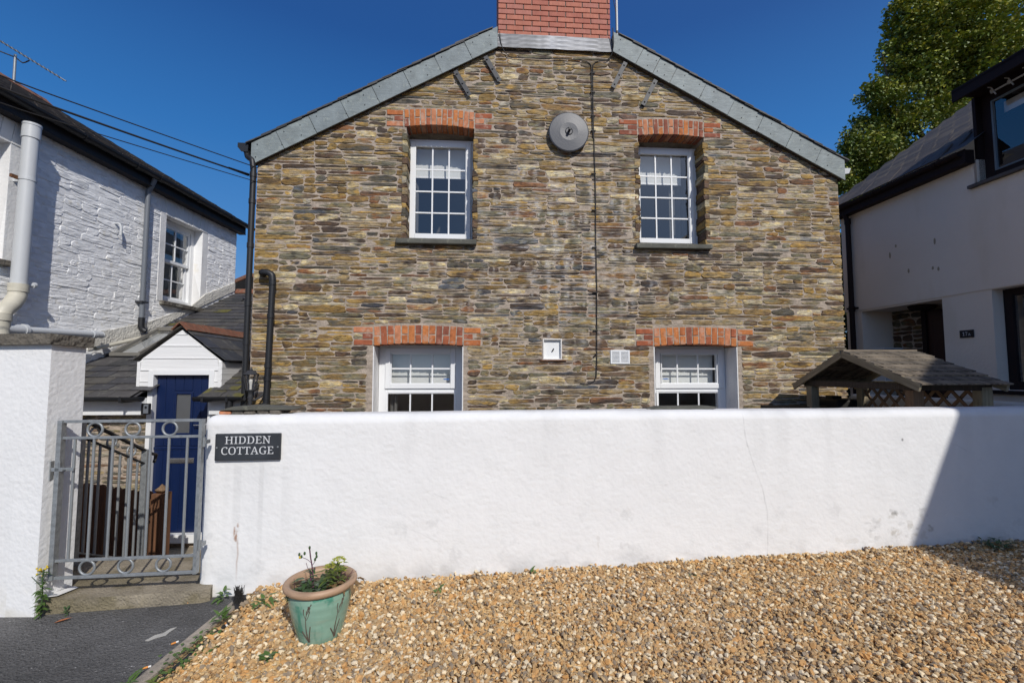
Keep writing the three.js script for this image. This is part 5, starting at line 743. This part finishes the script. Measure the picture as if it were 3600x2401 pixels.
function leafShape(len, wid, bend, fold = .25) {          // one bent, folded leaf along +z
  const g = new THREE.BufferGeometry(), P = [[0, 0], [.3, 1], [.65, .8], [1, 0]], pos = [], idx = [];
  for (const [t, w] of P) { const y = -bend * t * t * len; pos.push(-w * wid / 2, y + fold * w * wid / 2, t * len, 0, y, t * len, w * wid / 2, y + fold * w * wid / 2, t * len); }
  for (let i = 0; i < 3; i++) { const a = i * 3; idx.push(a, a + 1, a + 3, a + 1, a + 4, a + 3, a + 1, a + 2, a + 4, a + 2, a + 5, a + 4); }
  g.setAttribute('position', new THREE.Float32BufferAttribute(pos, 3)); g.setIndex(idx); g.computeVertexNormals(); return clean(g);
}
function sprig(R, n, len, wid, spread, h, lift = .5) { const l = []; for (let i = 0; i < n; i++) { const g = leafShape(len * (.6 + .6 * R()), wid * (.7 + .6 * R()), .3 + .5 * R()); g.rotateX(-lift * (.3 + R())); g.rotateY(R() * 6.28); g.translate((R() - .5) * spread, h * R(), (R() - .5) * spread); l.push(g); } return merge(l); }
{
  const R = RNG(55), at = (x, y, z) => [POT.x + x, y, POT.z + z];
  const a = thing('plant', 'purple stemmed weed with seed heads in the pot', 'weed', at(-.035, .34, .02));
  part('stem', merge([tube([[0, -.02, 0], [-.003, .07, .0], [-.012, .14, 0], [-.022, .19, 0], [-.028, .235, 0]], .0035, 20, 7), tube([[-.015, .155, 0], [-.04, .175, .0], [-.065, .19, .01]], .0015, 8, 5), tube([[-.012, .14, 0], [.004, .165, 0], [.01, .205, 0]], .0016, 8, 5), tube([[-.004, .1, 0], [-.03, .13, .01], [-.04, .16, .01]], .0014, 8, 5), tube([[0, .02, 0], [-.015, .06, 0], [-.02, .1, .0]], .004, 8, 6)]), M.purpleStem, a);
  for (const q of [[-.028, .238, 0], [-.068, .193, .01], [-.08, .205, .01], [-.055, .207, 0], [.01, .208, 0], [.012, .19, 0], [.006, .176, .004]]) part('seed_head', clean(new THREE.SphereGeometry(.0065, 8, 6).scale(1, 1.5, 1).translate(...q)), M.weed[2], a);
  part('flower', clean(new THREE.SphereGeometry(.007, 8, 6).translate(-.075, .19, .012)), M.yellowFlower, a); part('leaves', sprig(R, 16, .05, .014, .02, .12, .9), M.weed[2], a); part('basal_leaves', sprig(R, 44, .075, .03, .13, .05, .6), M.weed[2], a);
  const b = thing('plant', 'yellow green spurge with a domed flower head in the pot', 'plant', at(.06, .372, .0)); const fl = []; for (let i = 0; i < 130; i++) { const t = R() * 6.28, r = Math.sqrt(R()), k = i % 3; const c = [[.03, .125], [-.012, .095], [.045, .075]][k], rr = [.04, .03, .032][k]; const g = leafShape(.017, .017, .2); g.rotateX(-.3 * R()); g.rotateY(R() * 6.28); g.translate(c[0] + Math.cos(t) * r * rr, c[1] + .012 * (1 - r * r) + .006 * R(), Math.sin(t) * r * rr); fl.push(g); }
  part('stem', merge([tube([[0, -.03, 0], [.0, .05, 0], [.03, .125, 0]], .003, 10, 6), tube([[0, .03, 0], [-.012, .09, 0]], .002, 6, 5), tube([[0, .02, 0], [.045, .07, 0]], .002, 6, 5)]), M.weed[1], b); part('flower_head', merge(fl), M.weed[3], b); part('leaves', sprig(R, 90, .05, .014, .09, .1, .6), M.weed[1], b);
  const c = thing('plant', 'thin straggling weed at the right side of the pot', 'weed', at(.12, .36, .0)); part('stem', merge([tube([[0, -.02, 0], [.02, .04, 0], [.055, .09, 0]], .0015, 8, 5), tube([[.02, .04, 0], [.01, .08, 0]], .0012, 6, 5), tube([[.04, .07, 0], [.075, .085, 0]], .001, 6, 5), tube([[0, .0, 0], [-.02, .05, .01]], .0014, 6, 5)]), M.purpleStem, c); part('leaves', sprig(R, 18, .02, .01, .05, .09, .5), M.weed[1], c); part('dead_leaves', sprig(R, 40, .055, .02, .14, .03, .3), flat([.2, .12, .05]), c);
  const d = thing('plant', 'mat of dark green leaves at the left side of the pot', 'plant', at(-.08, .315, .03)); part('leaves', sprig(R, 90, .045, .018, .14, .045, .5), M.weed[2], d); part('dry_stems', merge([0, 1, 2, 3].map((i) => tube([[-.05 + .03 * i, 0, 0], [-.055 + .03 * i, .05, 0], [-.06 + .032 * i, .08 + .03 * R(), 0]], .0011, 6, 5))), M.purpleStem, d);
}
// weeds on the ground
{
  const R = RNG(66);
  const weed = (label, x, y, z, n, len, wid, spread, h, mat, group) => { const w = thing('weed', label, 'weed', [x, y, z], R() * 6, group ?? 'weeds along the wall and kerb'); part('leaves', sprig(R, n, len, wid, spread, h, .8), mat, w); return w; };
  const t = thing('weed', 'tall yellow flowering weed against the left white wall end', 'weed', [-2.87, .06, -2.94], 0, 'weeds along the wall and kerb'); part('stem', merge([tube([[0, 0, 0], [.004, .12, 0], [-.002, .24, .0], [.004, .29, 0]], .004, 14, 7), tube([[0, .18, 0], [-.04, .23, .01], [-.06, .25, .01]], .002, 8, 5), tube([[0, .22, 0], [.02, .27, 0]], .002, 6, 5)]), M.weed[2], t);
  { const l = []; for (let i = 0; i < 54; i++) { const y = .02 + .25 * R(), k = leafShape(.045 * (.5 + .7 * R()), .022, .5); k.rotateX(-.5 * R()); k.rotateY(R() * 6.28); l.push(k.translate(0, y, 0)); } part('leaves', merge(l), M.weed[0], t); part('flowers', merge(Array.from({ length: 16 }, () => clean(new THREE.SphereGeometry(.006, 6, 5).translate((R() - .5) * .07 - .01, .25 + .05 * R(), (R() - .5) * .05)))), M.yellowFlower, t); }
  weed('small green weed on the tarmac right of the yellow flowering weed', -2.76, .06, -2.98, 9, .03, .012, .02, .04, M.weed[2]);
  weed('small upright green weed at the foot of the garden wall by the gate', -1.9, .06, -3.16, 14, .05, .022, .03, .06, M.weed[0]);
  weed('broad leaved weed at the end of the kerb nearest the wall', -1.70, .085, -2.83, 12, .06, .025, .03, .05, M.weed[0]);
  weed('creeping green weed just below the broad leaved weed on the kerb', -1.69, .085, -2.7, 18, .03, .016, .12, .015, M.weed[0]);
  weed('bright green creeping mat along the middle of the kerb', -1.675, .085, -2.53, 60, .024, .016, .2, .018, M.weed[0]);
  weed('narrow green creeper on the kerb near the bottom of the picture', -1.675, .085, -2.4, 26, .025, .014, .16, .015, M.weed[0]);
  weed('pointed grassy weed beside the kerb at the bottom edge', -1.83, .06, -2.31, 12, .07, .016, .03, .02, M.weed[0]);
  weed('green tuft on the kerb at the bottom edge', -1.67, .09, -2.31, 18, .03, .015, .1, .02, M.weed[1]);
  weed('upright leafy weed in the gravel left of the pot by the wall', -1.56, .09, -3.0, 20, .055, .022, .08, .06, M.weed[0]);
  weed('flat green weed in the gravel in front of the pot', -1.24, .095, -2.46, 14, .05, .03, .05, .02, M.weed[0]);
  weed('green weed at the foot of the wall near the middle', .15, .11, -3.37, 14, .05, .02, .05, .05, M.weed[0]);
  weed('low green weed in the gravel under the middle of the wall', -.47, .1, -3.12, 10, .045, .018, .05, .04, M.weed[0]);
  weed('dark green clump at the foot of the wall in the shade', 3.75, .17, -3.7, 60, .05, .02, .16, .08, M.weed[2]);
  weed('larger green clump in the gravel at the right edge in the shade', 3.9, .175, -3.45, 40, .05, .02, .25, .05, M.weed[2]);
  weed('sparse green sprouts in the gravel below the lower right window', 1.25, .13, -3.3, 12, .03, .015, .08, .03, M.weed[2]);
}
// ------------------------------------------------------------------ litter, fabric, hose
{
  const butt = (label, x, y, z, a) => { const b = thing('cigarette_end', label, 'cigarette end', [x, y + .006, z], a, 'cigarette ends on the ground'); part('filter', rod([0, 0, 0], [.022, 0, 0], .0048, 10), flat([.72, .28, .06]), b); part('paper', rod([.022, 0, 0], [.034, 0, 0], .0047, 10), flat([.8, .78, .74]), b); };
  butt('orange cigarette end lying at the foot of the concrete step', -2.1, .06, -3.12, .5); butt('orange cigarette end on the tarmac beside the middle of the kerb', -1.87, .06, -2.66, .9); butt('orange cigarette end on the tarmac near the bottom of the picture', -1.86, .06, -2.45, .6); butt('orange cigarette end lying on the gravel above the kerb', -1.66, .098, -2.8, -.8);
  const lf = thing('dry_leaf', 'curled orange brown leaf on the tarmac below the weed', 'leaf', [-2.73, .064, -2.88], .4); part('blade', leafShape(.085, .024, -.2, .6).rotateY(Math.PI / 2), flat([.36, .13, .05]), lf);
  const l2 = thing('dry_leaf', 'dead brown leaf leaning on the foot of the wall near the shadow', 'leaf', [2.73, .15, -3.66], .3); part('blade', sprig(RNG(3), 5, .07, .03, .02, .02, 1.3), flat([.13, .085, .06]), l2);
  const mk = solo('bird_dropping', rough(plan([[-2.045, -2.70], [-2.03, -2.755], [-2.0, -2.775], [-1.99, -2.82], [-1.965, -2.84], [-1.972, -2.79], [-1.968, -2.755], [-2.0, -2.735], [-2.025, -2.70]], .0615, .0635), .004, 40, 3), flat([.42, .41, .38]), 'white splash mark on the dark tarmac', 'bird dropping');
  const tf = thing('fabric_tuft', 'frayed black weed membrane sticking up from the gravel by the wall', 'weed membrane', [-1.73, .09, -3.06]); const R = RNG(9), h = []; for (let i = 0; i < 150; i++) { const a = (R() - .5) * 1.8 + .2, l = .03 + .06 * R(); h.push(beam([(R() - .5) * .07, .0, (R() - .5) * .05], [-Math.sin(a) * l * .5, .02 + l, (R() - .5) * .04], .0018, .0018)); } part('fringe', merge(h), M.cable, tf); part('sheet', rough(clean(new THREE.PlaneGeometry(.06, .07, 10, 10).rotateX(-1.0).rotateY(.6).translate(.0, .02, .0)), .03, 30, 4), flat([.02, .02, .023], .9), tf); part('sheet', quad([.055, -.002, .1], [.085, .002, .1], [.06, .004, .78], [.035, -.002, .78]), flat([.02, .02, .023], .9), tf);
  solo('hose', tube([[1.72, .155, -2.06], [1.86, .17, -2.13], [2.05, .175, -2.15], [2.25, .17, -2.12], [2.5, .165, -2.05]], .008, 40, 8), M.cable, 'thin black hose lying on the gravel at the bottom right corner', 'hose');
}
// ------------------------------------------------------------------ cables and aerials
{
  const N = new THREE.Vector3(0, 1, 0), F = (s, y, n) => new THREE.Vector3(s, y, n).applyAxisAngle(N, ANG).add(new THREE.Vector3(...FRONT));
  [[F(-3.226, 4.129, .05), [-4.12, 3.93, -3.6], .006, 'uppermost thin black overhead cable to the cottage corner'], [F(-3.334, 4.037, .05), [-4.11, 3.83, -3.6], .0105, 'thickest black overhead cable to the cottage corner'], [F(-3.216, 3.945, .05), [-4.1, 3.7, -3.6], .005, 'lowest thin black overhead cable to the cottage corner']].forEach(([p, q, r, label], i) => { const Q = new THREE.Vector3(...q), d = Q.clone().sub(p), pts = []; for (let k = 0; k <= 24; k++) { const t = k / 24 * 3.2, v = p.clone().addScaledVector(d, t); v.y -= .03 * t * (1 - t) * (i === 1 ? 1 : .6) * (t < 1 ? 1 : 0) - (t > 1 ? .25 * (t - 1) : 0); pts.push(v.toArray()); } solo('overhead_cable', merge([tube(pts, r, 60, 8), ...(i === 1 ? [rod(pts[0], p.clone().addScaledVector(d, .12).toArray(), .018, 8, .012)] : [])]), M.cable, label, 'cable', 'overhead cables to the cottage corner'); });
  const yagi = (o, mastTop, boom, n, len, r, label, cat = 'tv aerial') => { const a = thing('tv_aerial', label, cat, o), A = new THREE.Vector3(...boom[0]), B = new THREE.Vector3(...boom[1]), D = B.clone().sub(A).normalize(), X = new THREE.Vector3(0, 1, 0).cross(D).normalize(); part('mast', rod([0, -.3, 0], mastTop, r * 3, 10), M.galv, a); part('boom', rod(boom[0], boom[1], r * 1.6, 8), M.galv, a); part('elements', merge(Array.from({ length: n }, (_, i) => { const p = A.clone().lerp(B, .04 + .94 * i / n); return rod(p.clone().addScaledVector(X, -len / 2).toArray(), p.clone().addScaledVector(X, len / 2).toArray(), r * .7, 6); })), M.galv, a).userData.kind = 'stuff'; return a; };
  const a = yagi([-10.02, 7.4, -9.0], [-.01, .55, 0], [[-.45, .9, .25], [.95, .06, -.1]], 18, .22, .008, 'television aerial on a pole above the left house roof'); part('cradle', tube([[-.42, .84, .2], [-.3, .6, .1], [-.02, .5, 0], [.15, .38, 0], [.28, .43, .0]], .012, 20, 8), M.iron, a);
  yagi([-6.52, 4.9, -9.9], [0, .27, 0], [[-.12, .17, .05], [.42, -.02, -.05]], 12, .12, .006, 'small aerial beyond the far end of the left roof');
  const N2 = F(1.54, 6.2, -.3), m = thing('aerial_mast', 'thin pale pole rising beside the brick chimney', 'pole', N2.toArray()); part('pole', rod([0, -.2, 0], [0, 1.7, 0], .016, 12), M.palePlastic, m); part('collar', rod([0, .22, 0], [0, .26, 0], .02, 12), M.iron, m); part('cable', tube([[-.03, 1.6, .02], [-.035, 1.0, .02], [-.05, .7, .03], [-.02, .55, .02], [-.02, .1, .02]], .005, 24, 6), M.cable, m);
}
// ------------------------------------------------------------------ a far roof in the gap
{
  const h = thing('far_house', 'small dark roof with red ridge tiles glimpsed in the gap left of the cottage', 'house', [-8.9, 0, -15.6]);
  part('wall', box(-2.5, 3, -.6, 3.6, -4, 0), M.whitePaint, h); part('roof', prism([[-2.7, 3.5], [.2, 4.75], [3.2, 3.4], [3.2, 3.45], [.2, 4.8], [-2.7, 3.55]], -4.2, .2), M.slate[2], h); part('ridge_tiles', merge([beam([.2, 4.82, .22], [3.2, 3.46, .22], .12, .12, .02), beam([.2, 4.82, .22], [-2.7, 3.56, .22], .12, .12, .02)]), M.redTile, h);
}
// ------------------------------------------------------------------ tree and hedge
function leafCluster(seed, n, size, spread, tones) {
  const R = RNG(seed), l = [];
  for (let i = 0; i < n; i++) { const g = leafShape(size * (.7 + .6 * R()), size * .85, .25 + .4 * R(), .2); g.rotateX(-.9 + 1.6 * R()); g.rotateZ((R() - .5) * 1.2); g.rotateY(R() * 6.28); const d = spread * Math.cbrt(R()), t = R() * 6.28, c = 2 * R() - 1, s = Math.sqrt(1 - c * c); g.translate(d * s * Math.cos(t), d * c * .7, d * s * Math.sin(t)); const k = tones[(R() * tones.length) | 0], q = .75 + .5 * R(); g.setAttribute('color', new THREE.BufferAttribute(new Float32Array(g.attributes.position.count * 3).map((_, j) => k[j % 3] * q), 3)); g.deleteAttribute('uv'); l.push(g); }
  return mergeGeometries(l, false);
}
function foliage(parent, lobes, geo, per, seed, name = 'crown') {
  const R = RNG(seed), list = [];
  for (const [x, y, z, r, sq = 1] of lobes) { const n = Math.round(per * r * r * sq); for (let i = 0; i < n; i++) { const t = R() * 6.28, c = 2 * R() - 1, s = Math.sqrt(1 - c * c), d = r * (.35 + .58 * Math.sqrt(R())); const v = new THREE.Vector3(x + d * s * Math.cos(t), y + d * c * .85, z + d * s * Math.sin(t)); if (fbm(v.x * 1.3 + 9, v.y * 1.3 + v.z, seed, 3) < .4) continue; list.push(v); } }
  const m = new THREE.InstancedMesh(geo, M.leaf, list.length), T = new THREE.Matrix4(), Q = new THREE.Quaternion(), S = new THREE.Vector3(), col = new THREE.Color();
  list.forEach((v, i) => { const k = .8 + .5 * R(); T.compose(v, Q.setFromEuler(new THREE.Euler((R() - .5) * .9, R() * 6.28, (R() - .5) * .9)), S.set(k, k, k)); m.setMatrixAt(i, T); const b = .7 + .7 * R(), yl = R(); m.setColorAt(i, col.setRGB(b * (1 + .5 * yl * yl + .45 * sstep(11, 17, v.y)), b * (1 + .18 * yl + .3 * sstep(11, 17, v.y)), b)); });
  m.name = name; m.castShadow = m.receiveShadow = true; m.userData.kind = 'stuff'; parent.add(m); return m;
}
{
  const tones = [[.18, .25, .028], [.14, .2, .028], [.27, .3, .034], [.11, .165, .026]], t = thing('broadleaf_tree', 'large leafy green tree rising behind the rendered house roof', 'tree', [16, -.6, -17.5]);
  const L = [[16.6, 14.2, -17, 2.2], [18.2, 12.8, -17, 2.3], [15.3, 13.0, -16.8, 1.2], [15.0, 14.3, -17, .75], [14.75, 11.6, -17, 1.4], [13.75, 11.2, -17.2, .7], [15.8, 10.4, -17, 1.9], [13.6, 9.4, -17, 1.15], [12.85, 9.5, -16.8, .55], [14.4, 8.4, -17, 1.45], [12.5, 8.4, -17, .6], [12.7, 6.2, -17, .9], [12.5, 4, -17, .9], [13.6, 6.2, -17.5, 1.3], [19, 15, -18, 2.2], [15.9, 15.6, -17.4, 1.1], [17, 16.3, -17.6, 1.6], [17.5, 10, -17.5, 1.8], [14.0, 12.3, -16.9, .55], [14.5, 13.2, -17, .5], [13.2, 10.2, -17, .75], [12.8, 9.7, -16.9, .6], [12.2, 8.7, -17, .55], [13.9, 11.9, -17, .7], [14.4, 12.6, -17, .6], [12.3, 7.4, -17, .7]].map(([x, y, z, r]) => [x - 16, y + .6, z + 17.5, r]);
  foliage(t, L, leafCluster(5, 16, .1, .3, tones), 215, 2001);
  const limb = (pts, r0, r1) => { const c = new THREE.CatmullRomCurve3(pts.map((p) => new THREE.Vector3(...p))), g = new THREE.TubeGeometry(c, 24, 1, 8), p = g.attributes.position, ctr = c.getPoints(24), s = c.getSpacedPoints(24); for (let i = 0; i <= 24; i++) { const k = lerp(r0, r1, i / 24); for (let j = 0; j <= 8; j++) { const q = i * 9 + j, o = s[i]; p.setXYZ(q, o.x + (p.getX(q) - o.x) * k, o.y + (p.getY(q) - o.y) * k, o.z + (p.getZ(q) - o.z) * k); } } g.computeVertexNormals(); return clean(g); };
  part('trunk', limb([[0, 0, 0], [.1, 3, 0], [-.1, 6, 0], [.3, 9, 0], [.6, 13, 0]], .42, .12), M.bark, t);
  for (const b of [[[0, 5, 0], [-1, 7, .2], [-2.4, 9, .4], [-3.2, 10, .4]], [[0, 6.5, 0], [-.8, 9, .3], [-1.4, 12, .4], [-1.8, 14.4, .4]], [[.2, 8, 0], [1, 11, .3], [1.6, 14, .3], [2.2, 16, 0]], [[0, 4, 0], [-1.4, 5.2, .3], [-2.6, 6.8, .4], [-3.6, 7.4, .3]], [[.4, 9, 0], [-.4, 11, .4], [-1.6, 12, .6], [-2.6, 12.2, .5]], [[.3, 7, 0], [1.6, 9, .4], [2.6, 11.5, .5], [3, 13, .4]]]) part('limb', limb(b, .15, .03), M.bark, t);
}
{
  const h = thing('hedge', 'dark leafy hedge in the narrow gap between the cottage and the right house', 'hedge', [6.6, -.6, -10.5]); foliage(h, [[-.6, 1.2, 0, 1.1], [.6, 1.3, 0, 1.1], [0, 2.8, 0, 1.1], [1, 3, -.3, 1.1], [-.4, 4, -.2, .9], [.6, 4.4, -.3, .9]], leafCluster(6, 12, .09, .22, [[.04, .07, .014], [.055, .085, .015]]), 260, 2002, 'foliage');
}
renderer.render(scene, camera);
